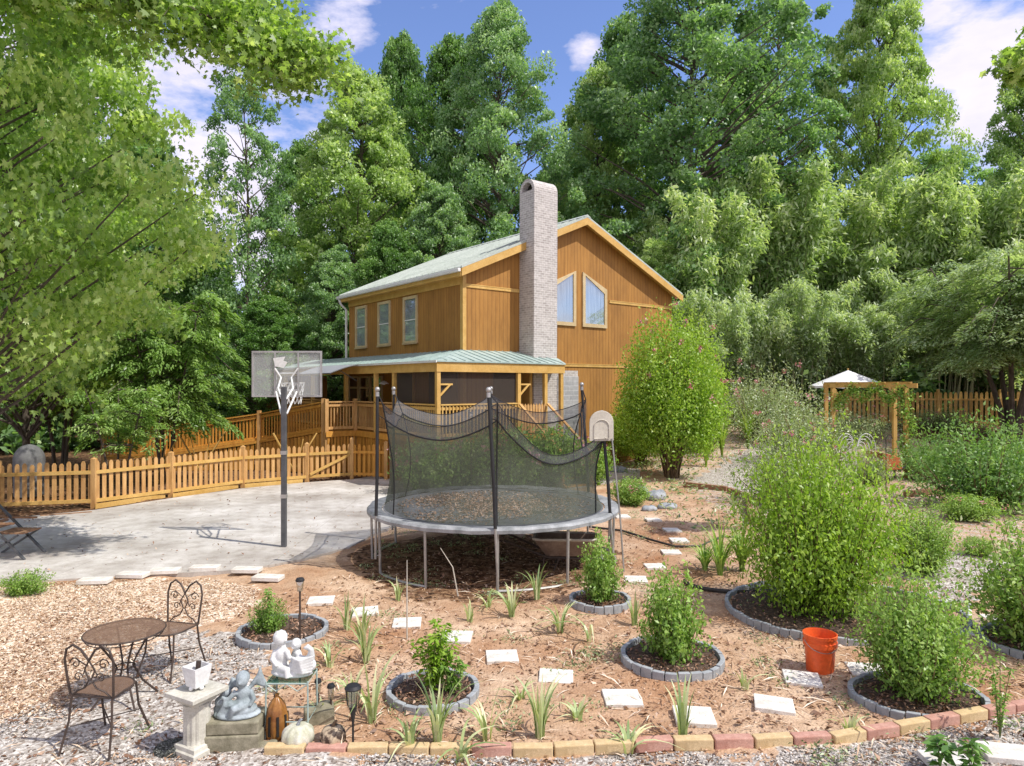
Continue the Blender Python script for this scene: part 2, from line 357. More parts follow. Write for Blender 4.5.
def lobe(V):
    """turn each leaf quad into a five-lobed outline"""
    a, b, c, d = V[:, 0], V[:, 1], V[:, 2], V[:, 3]; m = (b + d) / 2; S = (b - d); D = (c - a); f = lambda s, t: m + S * s + D * t
    return np.stack([a, f(.30, -.22), f(.62, -.10), f(.32, .04), f(.55, .30), f(.16, .20), c, f(-.16, .20), f(-.55, .30), f(-.32, .04), f(-.62, -.10), f(-.30, -.22)], 1)
def gen_tree(name, seed, H, R, leafmat_, nclump=170, per=230, leaf=0.24, cr=1.15, crown0=0.22, prof=None, trunk_r=0.28,
             flat=0.55, aspect=0.6, droop=0.35, limb_every=2, lean=0.03, inner=0.35, tonev=0.5, lobed=False):
    rng = np.random.default_rng(seed); rr = random.Random(seed)
    prof = prof or (lambda h: math.sin(PI * min(1, max(0, (h * 0.92 + 0.06)))) ** 0.7)
    ph = [rr.uniform(0, 6.28) for _ in range(4)]
    axis = lambda z: Vector((lean * z * math.cos(ph[0]) + 0.25 * math.sin(z * 0.35 + ph[1]), lean * z * math.sin(ph[0]) + 0.25 * math.cos(z * 0.3 + ph[2]), z))
    Cs = []; tones = []; limbs = MB()
    nz = 9
    limbs.tube([axis(H * 0.93 * i / nz) - (Vector((0, 0, 0)) if i else Vector((0, 0, 0.3))) for i in range(nz + 1)],
               [trunk_r * (1 - 0.9 * (i / nz) ** 0.9) * (1.35 if i == 0 else 1) for i in range(nz + 1)], 9)
    for i in range(nclump):
        h = (i + rr.random()) / nclump
        h = h ** 0.92
        a = i * 2.39996 + rr.uniform(-0.7, 0.7)
        z = H * (crown0 + (1 - crown0) * h)
        lob = 1 + 0.22 * math.sin(2 * a + ph[3] + 5 * h) + 0.16 * math.sin(3 * a - 7 * h + ph[0])
        q = inner + (1 - inner) * rr.random() ** 0.6
        rad = R * prof(h) * lob * q
        c = axis(z) + Vector((math.cos(a) * rad, math.sin(a) * rad, rr.uniform(-0.5, 0.5)))
        k = cr * rr.uniform(0.65, 1.35) * (0.75 + 0.25 * prof(h))
        m = int(per * rr.uniform(0.7, 1.3))
        p = rng.normal(size=(m, 3)); p = unit(p) * (rng.uniform(0, 1, (m, 1)) ** 0.45)
        p *= np.array([k * rr.uniform(.7, 1.4), k * rr.uniform(.7, 1.4), k * flat]); p[:, 2] += p[:, 0] * rr.uniform(-.4, .4) + p[:, 1] * rr.uniform(-.4, .4)
        p[:, 2] -= 0.22 * (p[:, 0] ** 2 + p[:, 1] ** 2) / max(k, 0.1)
        Cs.append(p + np.array(c)); tones.append(0.5 + rr.uniform(-0.24, 0.24) * tonev * 2 + 0.16 * p[:, 2] / (k * flat))  # leaf colour lighter atop each clump, darker below: shade painted in
        if i % limb_every == 0 and rad > 0.6:
            b = axis(max(0.12 * H, z - rad * rr.uniform(0.35, 0.8)))
            mid = b.lerp(c, 0.5) + Vector((0, 0, rr.uniform(-0.1, 0.35))) + Vector((rr.uniform(-.2, .2), rr.uniform(-.2, .2), 0))
            r0 = trunk_r * 0.32 * (1.1 - h * 0.7)
            limbs.tube([b, mid, c], [r0, r0 * 0.6, r0 * 0.2], 5, cap=False)
    C = np.concatenate(Cs); T = np.concatenate(tones) + rng.normal(size=len(C)) * 0.16
    V = rnd_leaves(rng, C, leaf, aspect, droop)
    if lobed: V = lobe(V)
    root = empty(name, (0, 0, 0), None, None)
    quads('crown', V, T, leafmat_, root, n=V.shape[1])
    limbs.build('trunk', MT['bark'], root, smooth=True)
    root['h'] = H; root['r'] = R
    return root

def gen_bamboo(name, seed, H, R, leafm, culms=46, per=520, leaf=0.26, arch=1.0):
    rng = np.random.default_rng(seed); rr = random.Random(seed)
    Cs = []; Ds = []; T = []; stems = MB()
    for i in range(culms):
        a = rr.uniform(0, 2 * PI); b = R * 0.45 * math.sqrt(rr.random()); h = H * rr.uniform(0.6, 1.0)
        base = Vector((b * math.cos(a), b * math.sin(a), -0.1)); d = Vector((math.cos(a + rr.uniform(-.5, .5)), math.sin(a + rr.uniform(-.5, .5)), 0))
        reach = R * rr.uniform(0.25, 0.75) * arch
        pts = []
        for k in range(10):
            t = k / 9; pts.append(base + d * reach * t ** 2.2 + Vector((0, 0, h * (t - 0.20 * arch * t ** 5))))
        stems.tube(pts, [0.045 * (1 - 0.85 * k / 9) for k in range(10)], 5, cap=False)
        m = per; t = 0.36 + 0.66 * rng.uniform(0, 1, m) ** 0.75
        pa = np.array([list(p) for p in pts]); idx = np.clip(t * 9, 0, 8.999); i0 = idx.astype(int); fr = (idx - i0)[:, None]
        c = pa[i0] * (1 - fr) + pa[np.minimum(i0 + 1, 9)] * fr
        # side twigs in sprays
        spray = rng.integers(0, 26, m); sa = spray * 2.4 + i; sr = rng.uniform(0, 1, m) ** 0.7 * (0.95 * (1.1 - 0.6 * t)) * (H / 11)
        off = np.stack([np.cos(sa) * sr, np.sin(sa) * sr, 0.25 * sr - 0.30 * sr ** 2 + rng.normal(size=m) * 0.12], 1)
        c = c + off + rng.normal(size=(m, 3)) * 0.14
        dd = np.stack([np.cos(sa) * 0.8, np.sin(sa) * 0.8, -0.35 + 0 * sa], 1) + rng.normal(size=(m, 3)) * 0.6
        Cs.append(c); Ds.append(dd); T.append(0.34 + 0.26 * t + 0.25 * off[:, 2] + rr.uniform(-0.14, 0.14) + rng.normal(size=m) * 0.14)
    C = np.concatenate(Cs); D = np.concatenate(Ds); n = len(C)
    Nn = rng.normal(size=(n, 3)) * 0.5; Nn[:, 2] += 1
    L = leaf * rng.uniform(0.7, 1.3, n)
    V = leafquads(C, D, Nn, L, L * 0.34, 0.06)
    root = empty(name, (0, 0, 0), None, None)
    quads('crown', V, np.concatenate(T), leafm, root); stems.build('trunk', MT['culm'], root, smooth=True)
    root['h'] = H; root['r'] = R
    return root

def gen_frond_tree(name, seed, H, R, leafm, fronds=150, per=150, leaf=0.16, trunks=3, sag=0.35, base0=0.3, tr=0.11):
    """layered feathery sprays carried on spreading limbs"""
    rng = np.random.default_rng(seed); rr = random.Random(seed)
    Cs = []; Ds = []; T = []; w = MB()
    tips = []
    for i in range(trunks):
        a = i * 2 * PI / trunks + rr.uniform(-.4, .4); o = Vector((math.cos(a), math.sin(a), 0))
        pts = [o * (0.15 + R * 0.45 * (k / 6) ** 1.5) + Vector((0, 0, H * 0.9 * k / 6 - 0.1)) for k in range(7)]
        w.tube(pts, [tr * (1 - 0.8 * k / 6) for k in range(7)], 6, cap=False); tips.append(pts)
    for i in range(fronds):
        pts = rr.choice(tips); t = base0 + (1 - base0) * rr.random() ** 0.8; k = t * 6; k0 = min(5, int(k)); p = pts[k0].lerp(pts[k0 + 1], k - k0)
        a = rr.uniform(0, 2 * PI); ln = R * rr.uniform(0.35, 0.85) * (1.15 - 0.6 * t); d = Vector((math.cos(a), math.sin(a), 0)); rise = rr.uniform(0.0, 0.35)
        if i % 3 == 0: w.tube([p, p + d * ln * 0.5 + Vector((0, 0, rise * ln * 0.5)), p + d * ln + Vector((0, 0, (rise - sag) * ln))], [0.03, 0.018, 0.006], 4, cap=False)
        m = per; s = rng.uniform(0.1, 1, m) ** 0.7; sd = rng.choice([-1, 1], m); wd = rng.uniform(0, 1, m) * 0.28 * ln * np.sin(PI * np.clip(s * 0.85 + 0.12, 0, 1))
        da = np.array([d.x, d.y]); pe = np.array([-d.y, d.x])
        xy = np.array([p.x, p.y]) + s[:, None] * ln * da + (sd * wd)[:, None] * pe
        z = p.z + rise * ln * s - sag * ln * s ** 2 - 0.4 * wd ** 2 / max(ln, .1) - 0.25 * wd + rng.normal(size=m) * 0.05
        Cs.append(np.column_stack([xy, z]))
        Ds.append(np.column_stack([da * 0.9 + sd[:, None] * pe * 0.7, np.full(m, -0.35)]) + rng.normal(size=(m, 3)) * 0.2)
        T.append(0.5 + rr.uniform(-.18, .18) + rng.normal(size=m) * 0.14)
    C = np.concatenate(Cs); D = np.concatenate(Ds); n = len(C); Nn = rng.normal(size=(n, 3)) * 0.35; Nn[:, 2] += 1
    L = leaf * rng.uniform(0.7, 1.3, n)
    root = empty(name, (0, 0, 0), None, None)
    quads('crown', leafquads(C, D, Nn, L, L * 0.33, 0.06), np.concatenate(T), leafm, root); w.build('trunk', MT['bark'], root, smooth=True)
    root['h'] = H; root['r'] = R
    return root

def gen_shrub(name, seed, H, R, leafm, n=14000, leaf=0.05, stems=26, aspect=0.45, shell=0.5, spiky=0.25, base=0.12, flowers=0, stemmat=None, topr=1.0):
    """many ascending stems with leaf sprays towards an uneven outline"""
    rng = np.random.default_rng(seed); rr = random.Random(seed)
    w = MB(); Cs = []; Ds = []; T = []; ntw = max(40, int(n / 60)); tips = []
    per = n // ntw
    for i in range(ntw):
        a = i * 2.39996 + rr.uniform(-.3, .3); u = (i + 0.5) / ntw
        th = math.acos(1 - u * 1.35 if 1 - u * 1.35 > -1 else -1)     # from the top down past the equator
        q = 1 + spiky * rr.uniform(-1, 1)
        tip = Vector((R * q * math.sin(th) * math.cos(a), R * q * math.sin(th) * math.sin(a), H * (0.52 + 0.48 * q * math.cos(th))))
        tip.z = max(tip.z, H * 0.10)
        tip.x *= topr if tip.z > H * .5 else 1; tip.y *= topr if tip.z > H * .5 else 1
        foot = Vector((rr.uniform(-1, 1), rr.uniform(-1, 1), 0)) * R * base
        mid = foot.lerp(tip, 0.5) + Vector((0, 0, -0.05 * H)) + Vector((tip.x, tip.y, 0)) * 0.08
        if i < stems * 4 and i % 2 == 0: w.tube([foot, mid, tip.lerp(foot, 0.08)], [R * 0.014 + 0.003, R * 0.009 + .002, 0.0015], 4, cap=False)
        t = 1 - rng.uniform(0, 1, per) ** 1.1 * shell
        tt = t[:, None]; f = np.array(foot); m_ = np.array(mid); p = np.array(tip)
        c = (1 - tt) ** 2 * f + 2 * tt * (1 - tt) * m_ + tt ** 2 * p
        sp = R * 0.13 * (1.25 - t)[:, None] + R * 0.045
        c = c + rng.normal(size=(per, 3)) * sp
        Cs.append(c); d = (p - f) / (np.linalg.norm(p - f) + 1e-6)
        Ds.append(np.tile(d, (per, 1)) * 0.5 + rng.normal(size=(per, 3)) * 0.75)
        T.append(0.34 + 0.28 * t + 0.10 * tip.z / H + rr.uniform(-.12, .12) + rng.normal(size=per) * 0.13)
        tips.append(tip)
    C = np.concatenate(Cs); C[:, 2] = np.maximum(C[:, 2], 0.02); D = np.concatenate(Ds); k = len(C)
    Nn = rng.normal(size=(k, 3)) * 0.6; Nn[:, 2] += 0.8; Nn[:, :2] += C[:, :2] / R * 0.6
    L = leaf * rng.uniform(0.65, 1.35, k)
    root = empty(name, (0, 0, 0), None, None)
    w.build('stem', stemmat or MT['stem'], root, smooth=True)
    LV = leafquads(C, D, Nn, L, L * aspect * rng.uniform(.8, 1.2, k), 0.1); TT = np.concatenate(T); m2 = None; nf = 0
    if flowers:
        top = [t_ for t_ in tips if t_.z > H * 0.45]; rr.shuffle(top); fc = []
        for t_ in top[:flowers]: fc.append(np.array(t_) + rng.normal(size=(14, 3)) * 0.05)
        fc = np.concatenate(fc); m2 = LF['flower']; nf = len(fc); LV = np.concatenate([LV, rnd_leaves(rng, fc, leaf * 0.8, 0.8)]); TT = np.concatenate([TT, rng.uniform(0, 1, nf)])
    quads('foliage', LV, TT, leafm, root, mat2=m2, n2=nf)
    root['h'] = H; root['r'] = R
    return root

used = set()
def place(root, x, y, label, cat, group=None, sx=1.0, sz=None, rz=0.0, z=None, name=None):
    """the first use moves the built plant itself, later uses copy it and its parts"""
    if root.name in used:
        r = root.copy(); col.objects.link(r)
        for c in root.children:
            d = c.copy(); col.objects.link(d); d.parent = r
    else: r = root; used.add(root.name)
    r.location = (x, y, height(x, y) if z is None else z)
    r.scale = (sx, sx, sz or sx); r.rotation_euler = (0, 0, rz)
    for k in ('label', 'category', 'group'):
        if k in r: del r[k]
    return tag(r, label, cat, group)
# ------------------------------------------------------------------ camera, light, sky
cam = bpy.data.cameras.new('camera'); cam.lens = 36 * F / 1024; cam.sensor_width = 36; cam.clip_end = 600; cam.shift_y = 2 / 1024
cam.clip_start = 0.05
co = bpy.data.objects.new('camera', cam); col.objects.link(co); co.location = (0, 0, CAMZ); co.rotation_euler = (PI / 2, 0, 0)
scene.camera = co
scene.view_settings.view_transform = 'Standard'; scene.view_settings.look = 'None'; scene.view_settings.exposure = 0
EL = math.radians(57); AZ = math.radians(92)        # clockwise from +Y: the sun stands to the right
S = Vector((math.sin(AZ) * math.cos(EL), math.cos(AZ) * math.cos(EL) - 0.22, math.sin(EL))).normalized()
sl = bpy.data.lights.new('sun', 'SUN'); sl.energy = 5.0; sl.angle = math.radians(0.55); sl.color = (1.0, 0.955, 0.88)
so = bpy.data.objects.new('sun', sl); col.objects.link(so); so.rotation_euler = S.to_track_quat('Z', 'Y').to_euler(); so.location = (8, 0, 20)
w = bpy.data.worlds.new('World'); scene.world = w; w.use_nodes = True
t = w.node_tree; t.nodes.clear(); wo = t.nodes.new('ShaderNodeOutputWorld'); bg = t.nodes.new('ShaderNodeBackground')
sky = t.nodes.new('ShaderNodeTexSky'); sky.sky_type = 'NISHITA'; sky.sun_disc = False
sky.sun_elevation = math.asin(S.z); sky.sun_rotation = math.atan2(S.x, S.y)
sky.air_density = 1.0; sky.dust_density = 0.6; sky.ozone_density = 2.0
tc = t.nodes.new('ShaderNodeTexCoord')
skyc = mixc(t, 1.0, sky.outputs[0], (1.15, 1.15, 1.45), 'MULTIPLY')
n1 = noise(t, tc.outputs['Generated'], 5.5, 7, 0.6)
mp = t.nodes.new('ShaderNodeMapping'); mp.inputs['Scale'].default_value = (1, 1, 2.2); t.links.new(tc.outputs['Generated'], mp.inputs[0])
t.links.new(mp.outputs[0], n1.node.inputs['Vector'])
# broad banks of cumulus standing in these directions of the sky
acc = None
for px, py, rad, amp in ((985, 75, 0.12, 0.34), (345, 8, 0.07, 0.26), (585, 50, 0.035, 0.20), (215, 190, 0.22, 0.34), (60, 120, 0.25, 0.25), (950, 12, 0.06, 0.22)):
    d = Vector(((px - 512) / F, 1, -(py - HZ) / F)).normalized()
    dn = N(t, 'ShaderNodeVectorMath', operation='DISTANCE'); nm = N(t, 'ShaderNodeVectorMath', operation='NORMALIZE')
    t.links.new(tc.outputs['Generated'], nm.inputs[0]); t.links.new(nm.outputs[0], dn.inputs[0]); dn.inputs[1].default_value = d
    mr = N(t, 'ShaderNodeMapRange'); mr.interpolation_type = 'SMOOTHSTEP'; t.links.new(dn.outputs['Value'], mr.inputs[0])
    mr.inputs[1].default_value = rad * 1.2; mr.inputs[2].default_value = 0.0; mr.inputs[3].default_value = 0.0; mr.inputs[4].default_value = amp
    if acc is None: acc = mr.outputs[0]
    else:
        mx = N(t, 'ShaderNodeMath', operation='MAXIMUM'); t.links.new(acc, mx.inputs[0]); t.links.new(mr.outputs[0], mx.inputs[1]); acc = mx.outputs[0]
# unseen cloud banks added over and behind the viewpoint as frontal fill light
sy = t.nodes.new('ShaderNodeSeparateXYZ'); t.links.new(tc.outputs['Generated'], sy.inputs[0])
mr = N(t, 'ShaderNodeMapRange'); mr.interpolation_type = 'SMOOTHSTEP'; t.links.new(sy.outputs[1], mr.inputs[0]); mr.inputs[1].default_value = 0.35; mr.inputs[2].default_value = -0.35; mr.inputs[3].default_value = 0.0; mr.inputs[4].default_value = 0.34
mx = N(t, 'ShaderNodeMath', operation='MAXIMUM'); t.links.new(acc, mx.inputs[0]); t.links.new(mr.outputs[0], mx.inputs[1]); acc = mx.outputs[0]
ad = N(t, 'ShaderNodeMath', operation='ADD'); t.links.new(n1, ad.inputs[0]); t.links.new(acc, ad.inputs[1])
cm = ramp(t, ad.outputs[0], [(0.60, (0, 0, 0)), (0.74, (1, 1, 1))])
cs = ramp(t, n1, [(0.35, (7.4, 7.0, 8.2)), (0.7, (5.6, 5.4, 6.6))])
bgc = mixc(t, cm, skyc, cs)
t.links.new(bgc, bg.inputs[0]); bg.inputs[1].default_value = 0.15; t.links.new(bg.outputs[0], wo.inputs[0])

# ------------------------------------------------------------------ ground
rng0 = np.random.default_rng(11)
def inside(poly, X, Y):
    r = np.zeros(X.shape, bool); n = len(poly); j = n - 1
    for i in range(n):
        xi, yi = poly[i]; xj, yj = poly[j]
        c = ((yi > Y) != (yj > Y)) & (X < (xj - xi) * (Y - yi) / (yj - yi + 1e-12) + xi); r ^= c; j = i
    return r
def pp(l): return [P(a, b) for a, b in l]
CHIPS = pp([(-120, 590), (60, 583), (130, 580), (215, 578), (262, 590), (250, 612), (190, 628), (120, 668), (60, 712), (-40, 730), (-200, 700)])
GRAV = pp([(-60, 742), (60, 700), (120, 655), (185, 628), (262, 636), (255, 700), (262, 757), (400, 757), (540, 759), (657, 750), (760, 754), (860, 745), (960, 724), (1040, 709), (1300, 690)]) + [(6.0, 2.0), (-8.0, 2.0)]
GRAV2 = pp([(905, 575), (945, 553), (1010, 560), (1000, 590), (950, 600)])
GRAV3 = pp([(688, 486), (700, 475), (770, 458), (830, 454), (860, 475), (770, 494)])
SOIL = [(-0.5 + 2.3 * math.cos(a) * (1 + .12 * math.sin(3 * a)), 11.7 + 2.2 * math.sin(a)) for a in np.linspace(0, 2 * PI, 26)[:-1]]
COURT = pp([(-400, 600), (-100, 590), (40, 582), (130, 577), (245, 571), (305, 560), (350, 548), (372, 536), (410, 520), (520, 498), (640, 478), (640, 470), (560, 462), (430, 462), (386, 475), (352, 480), (307, 483), (243, 489), (171, 499), (94, 511), (0, 520), (-300, 560)])
def axis_vals(lo, hi, a, b, fine, grow=1.13):
    v = list(np.arange(a, b, fine)); s = fine; x = a
    while x > lo: s *= grow; x -= s; v.insert(0, x)
    s = fine; x = v[-1]
    while x < hi: s *= grow; x += s; v.append(x)
    return np.array(v)
xs = axis_vals(-160, 160, -9, 9.5, 0.085); ys = axis_vals(-6, 240, 4.6, 19, 0.085)
GX, GY = np.meshgrid(xs, ys); Hf = np.vectorize(height)
GZ = Hf(GX, GY)
for sc_, am in ((0.9, 0.018), (2.7, 0.010), (7.0, 0.006)):
    ph = rng0.uniform(0, 6, 6)
    GZ += am * np.sin(GX * sc_ * 2.1 + ph[0] + 1.3 * np.sin(GY * sc_ + ph[1])) * np.sin(GY * sc_ * 1.7 + ph[2] + 1.1 * np.sin(GX * sc_ * 1.3 + ph[3]))
near = (GY < 20)
GZ[near] += rng0.normal(size=near.sum()) * 0.006
jx = GX + 0.10 * np.sin(GY * 9 + np.sin(GX * 7)) + rng0.normal(size=GX.shape) * 0.05; jy = GY + 0.10 * np.sin(GX * 8 + np.cos(GY * 5)) + rng0.normal(size=GX.shape) * 0.05
mk = np.zeros(GX.shape + (4,), np.float32)
mk[..., 0] = inside(CHIPS, jx, jy); mk[..., 1] = inside(GRAV, jx, jy) | inside(GRAV2, jx, jy) | inside(GRAV3, jx, jy)
wood = ((jy > 15.5 + 0) & (jx < -2.5)) | (jy > 33.5) | (jx < -12) | (jx > 17)
mk[..., 1] = np.maximum(mk[..., 1], 0.42 * (((jx > 7.5) & (jy > 8)) | ((jx > 5.0) & (jy > 13.5))))
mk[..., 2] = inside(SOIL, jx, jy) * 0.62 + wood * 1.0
mk[..., 3] = 1
incourt = inside(COURT, GX, GY); GZ[incourt] = np.minimum(GZ[incourt], 0.0) - 0.012
ny, nx = GX.shape
me = bpy.data.meshes.new('ground')
idx = np.arange(ny * nx).reshape(ny, nx)
fc = np.stack([idx[:-1, :-1], idx[:-1, 1:], idx[1:, 1:], idx[1:, :-1]], -1).reshape(-1, 4)
me.vertices.add(ny * nx); me.vertices.foreach_set('co', np.stack([GX, GY, GZ], -1).reshape(-1).astype(np.float32))
me.loops.add(fc.size); me.loops.foreach_set('vertex_index', fc.reshape(-1).astype(np.int32))
me.polygons.add(len(fc)); me.polygons.foreach_set('loop_start', (np.arange(len(fc)) * 4).astype(np.int32)); me.update(calc_edges=True)
me.polygons.foreach_set('use_smooth', [True] * len(fc))
ca = me.color_attributes.new('mask', 'FLOAT_COLOR', 'POINT'); ca.data.foreach_set('color', mk.reshape(-1))
m, t, out = nt('garden_ground')
at = N(t, 'ShaderNodeVertexColor', layer_name='mask'); sp = t.nodes.new('ShaderNodeSeparateColor'); t.links.new(at.outputs[0], sp.inputs[0])
v = coord(t)
nb = noise(t, v, 0.55, 6, 0.65); nf = noise(t, v, 26, 5, 0.7); nm_ = noise(t, v, 5, 6, 0.7)
clay = ramp(t, nb, [(0.30, (0.37, 0.19, 0.095)), (0.68, (0.68, 0.53, 0.385)), (0.5, (0.50, 0.335, 0.215))])
clay = mixc(t, 0.55, clay, ramp(t, nm_, [(0.32, (0.60, 0.52, 0.46)), (0.62, (1.05, 1.05, 1.05))]), 'MULTIPLY')
clay = mixc(t, 0.5, clay, ramp(t, nf, [(0.3, (0.45, 0.40, 0.36)), (0.6, (1.1, 1.1, 1.1))]), 'MULTIPLY')
def vor(scale, stops, rnd=1.0):
    a = N(t, 'ShaderNodeTexVoronoi'); a.inputs['Scale'].default_value = scale; t.links.new(v, a.inputs['Vector'])
    s_ = t.nodes.new('ShaderNodeSeparateColor'); t.links.new(a.outputs['Color'], s_.inputs[0])
    return ramp(t, s_.outputs[0], stops), a.outputs['Distance']
chip, d1 = vor(34, [(0.0, (0.32, 0.18, 0.11)), (0.35, (0.58, 0.42, 0.28)), (0.7, (0.70, 0.57, 0.43)), (1.0, (0.84, 0.76, 0.66))])
grv, d2 = vor(40, [(0.0, (0.15, 0.12, 0.10)), (0.3, (0.36, 0.32, 0.28)), (0.7, (0.50, 0.47, 0.43)), (1.0, (0.70, 0.67, 0.62))])
grv = mixc(t, 0.5, grv, ramp(t, nm_, [(0.35, (0.55, 0.46, 0.38)), (0.6, (1, 1, 1))]), 'MULTIPLY')
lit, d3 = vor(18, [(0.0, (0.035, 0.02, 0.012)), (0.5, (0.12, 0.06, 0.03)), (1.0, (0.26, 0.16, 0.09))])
def edge(s_):
    a = N(t, 'ShaderNodeMath', operation='ADD'); t.links.new(s_, a.inputs[0])
    b = N(t, 'ShaderNodeMath', operation='MULTIPLY_ADD'); t.links.new(nm_, b.inputs[0]); b.inputs[1].default_value = 1.3; b.inputs[2].default_value = -0.65
    t.links.new(b.outputs[0], a.inputs[1]); return ramp(t, a.outputs[0], [(0.35, (0, 0, 0)), (0.62, (1, 1, 1))])
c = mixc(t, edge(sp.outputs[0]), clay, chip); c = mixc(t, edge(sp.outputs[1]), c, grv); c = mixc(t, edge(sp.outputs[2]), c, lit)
hb = mixc(t, 0.5, nf, d2)
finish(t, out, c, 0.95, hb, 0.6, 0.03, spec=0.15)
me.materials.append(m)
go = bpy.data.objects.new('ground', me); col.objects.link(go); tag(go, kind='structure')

# concrete court
mb = MB(); mb.prism([(a, b, -0.06) for a, b in COURT], (0, 0, 0.085))
m, t, out = nt('stained_concrete'); v = coord(t)
n1 = noise(t, v, 0.45, 7, 0.62); n2 = noise(t, v, 3.5, 6, 0.7); n3 = noise(t, v, 40, 3)
c = ramp(t, n1, [(0.3, (0.28, 0.245, 0.21)), (0.52, (0.50, 0.47, 0.43)), (0.68, (0.66, 0.635, 0.60))])
c = mixc(t, 0.45, c, ramp(t, n2, [(0.34, (0.46, 0.40, 0.34)), (0.56, (1, 1, 1))]), 'MULTIPLY'); c = mixc(t, 0.25, c, n3, 'OVERLAY')
sx = t.nodes.new('ShaderNodeSeparateXYZ'); t.links.new(v, sx.inputs[0])
for k in (0, 1):
    q = N(t, 'ShaderNodeMath', operation='MULTIPLY_ADD'); t.links.new(sx.outputs[k], q.inputs[0]); q.inputs[1].default_value = 1 / 3.1; q.inputs[2].default_value = 0.3
    fr = N(t, 'ShaderNodeMath', operation='FRACT'); t.links.new(q.outputs[0], fr.inputs[0])
    c = mixc(t, 0.45, c, ramp(t, fr.outputs[0], [(0.0, (0.35, .3, .25)), (0.008, (1, 1, 1))]), 'MULTIPLY')
finish(t, out, c, 0.9, n2, 0.2, 0.01)
tag(mb.build('concrete_court', m), kind='structure')

# loose chips, stones, clay crumbs and fallen leaves (uncountable)
def scatter_in(poly, n, rng):
    xs_ = [p[0] for p in poly]; ys_ = [p[1] for p in poly]; o = []
    x = rng.uniform(min(xs_), max(xs_), n * 4); y = rng.uniform(max(4.9, min(ys_)), max(ys_), n * 4); k = inside(poly, x, y)
    # denser towards the camera, where single pieces can be seen
    k &= rng.uniform(0, 1, n * 4) < np.clip(7.0 / y, 0, 1) ** 1.6
    return x[k][:n], y[k][:n]
def flat_bits(name, poly, n, size, mat, seed, aspect, lift=0.01, tilt=0.35, dome=False):
    rng = np.random.default_rng(seed); x, y = scatter_in(poly, n, rng); k = len(x)
    z = Hf(x, y) + lift + rng.uniform(0, lift, k)
    C = np.stack([x, y, z], 1); D = rng.normal(size=(k, 3)); D[:, 2] *= tilt; Nn = rng.normal(size=(k, 3)) * tilt; Nn[:, 2] += 1
    L = size * rng.uniform(0.4, 1.5, k)
    o = quads(name, leafquads(C, D, Nn, L, L * aspect * rng.uniform(.6, 1.2, k), 0.12 if not dome else 0.0), rng.uniform(0, 1, k), mat)
    return tag(o, kind='stuff')
def pebbles(name, poly, n, size, mat, seed):
    rng = np.random.default_rng(seed); x, y = scatter_in(poly, n, rng); k = len(x)
    z = Hf(x, y) + 0.006; s = size * rng.uniform(0.4, 1.3, (k, 1)); a = rng.uniform(0, 2 * PI, k)
    c = np.stack([x, y, z], 1); e1 = np.stack([np.cos(a), np.sin(a), 0 * a], 1) * s; e2 = np.stack([-np.sin(a), np.cos(a), 0 * a], 1) * s * 0.75; up = np.array([[0, 0, 1.0]]) * s * 0.6
    top = c + up + rng.normal(size=(k, 3)) * s * 0.15
    tri = [np.stack([c + p, c + q, top], 1) for p, q in ((e1, e2), (e2, -e1), (-e1, -e2), (-e2, e1))]
    V = np.stack(tri, 1).reshape(-1, 3, 3); T = np.repeat(rng.uniform(0, 1, k), 4)
    return tag(quads(name, V, T, mat, n=3), kind='stuff')
BIG = [(-5.5, 4.9), (7, 4.9), (8.5, 9), (7.5, 15), (4, 18), (3, 15), (-1, 13), (-3.4, 9.7), (-6, 9.5)]
tag(flat_bits('wood_chips', CHIPS, 26000, 0.034, LF['chips'], 1, 0.5), 'pale wood chips strewn beside the bistro table', 'wood chips')
tag(pebbles('gravel', GRAV, 30000, 0.014, LF['gravel'], 2), 'small grey gravel along the lower edge of the yard', 'gravel')
tag(pebbles('clay_crumbs', BIG, 22000, 0.012, LF['clods'], 3), 'crumbs of red clay over the bare garden soil', 'soil crumbs')
tag(flat_bits('fallen_leaves', BIG, 11000, 0.055, LF['dead'], 4, 0.5), 'dry brown leaves scattered over the bare soil', 'leaves')
tag(flat_bits('court_leaf_litter', COURT, 1500, 0.05, LF['dead'], 5, 0.5, 0.035), 'dry leaves scattered over the pale concrete', 'leaves')

# ------------------------------------------------------------------ house (local x along the gable, y back along the eaves side)
HR = math.atan2(0.618, 0.786)
house = empty('wooden_house', (-1.56, 22.0, 0), 'two-storey brown wood-sided house with pale metal roof and wraparound porch', 'house', rz=HR)
W_, D_ = 10.35, 8.4; ZE = 6.74; ZR = 9.0; sl_ = (ZR - ZE) / (W_ / 2)
mb = MB()
mb.prism([(0, 0, 0), (W_, 0, 0), (W_, 0, ZE), (W_ / 2, 0, ZR), (0, 0, ZE)], (0, D_, 0)); mb.build('wall', MT['siding'], house)
mb = MB()     # roof slabs
o_, e_ = 0.36, 0.28
for s in (1, -1):
    x0, z0 = (W_ / 2, ZR + 0.10); x1 = W_ / 2 - s * (W_ / 2 + e_); z1 = ZR + 0.10 - sl_ * (W_ / 2 + e_)
    mb.prism([(x0, -o_, z0), (x1, -o_, z1), (x1, -o_, z1 - 0.05), (x0, -o_, z0 - 0.05)], (0, D_ + 2 * o_, 0))
    for k in range(24):
        y = -o_ + 0.02 + k * (D_ + 2 * o_ - 0.06) / 23
        mb.prism([(x0, y, z0 + 0.03), (x1, y, z1 + 0.03), (x1, y, z1 + 0.003), (x0, y, z0 + 0.003)], (0, 0.03, 0))
rf = mb.build('roof', MT['roof'], house)
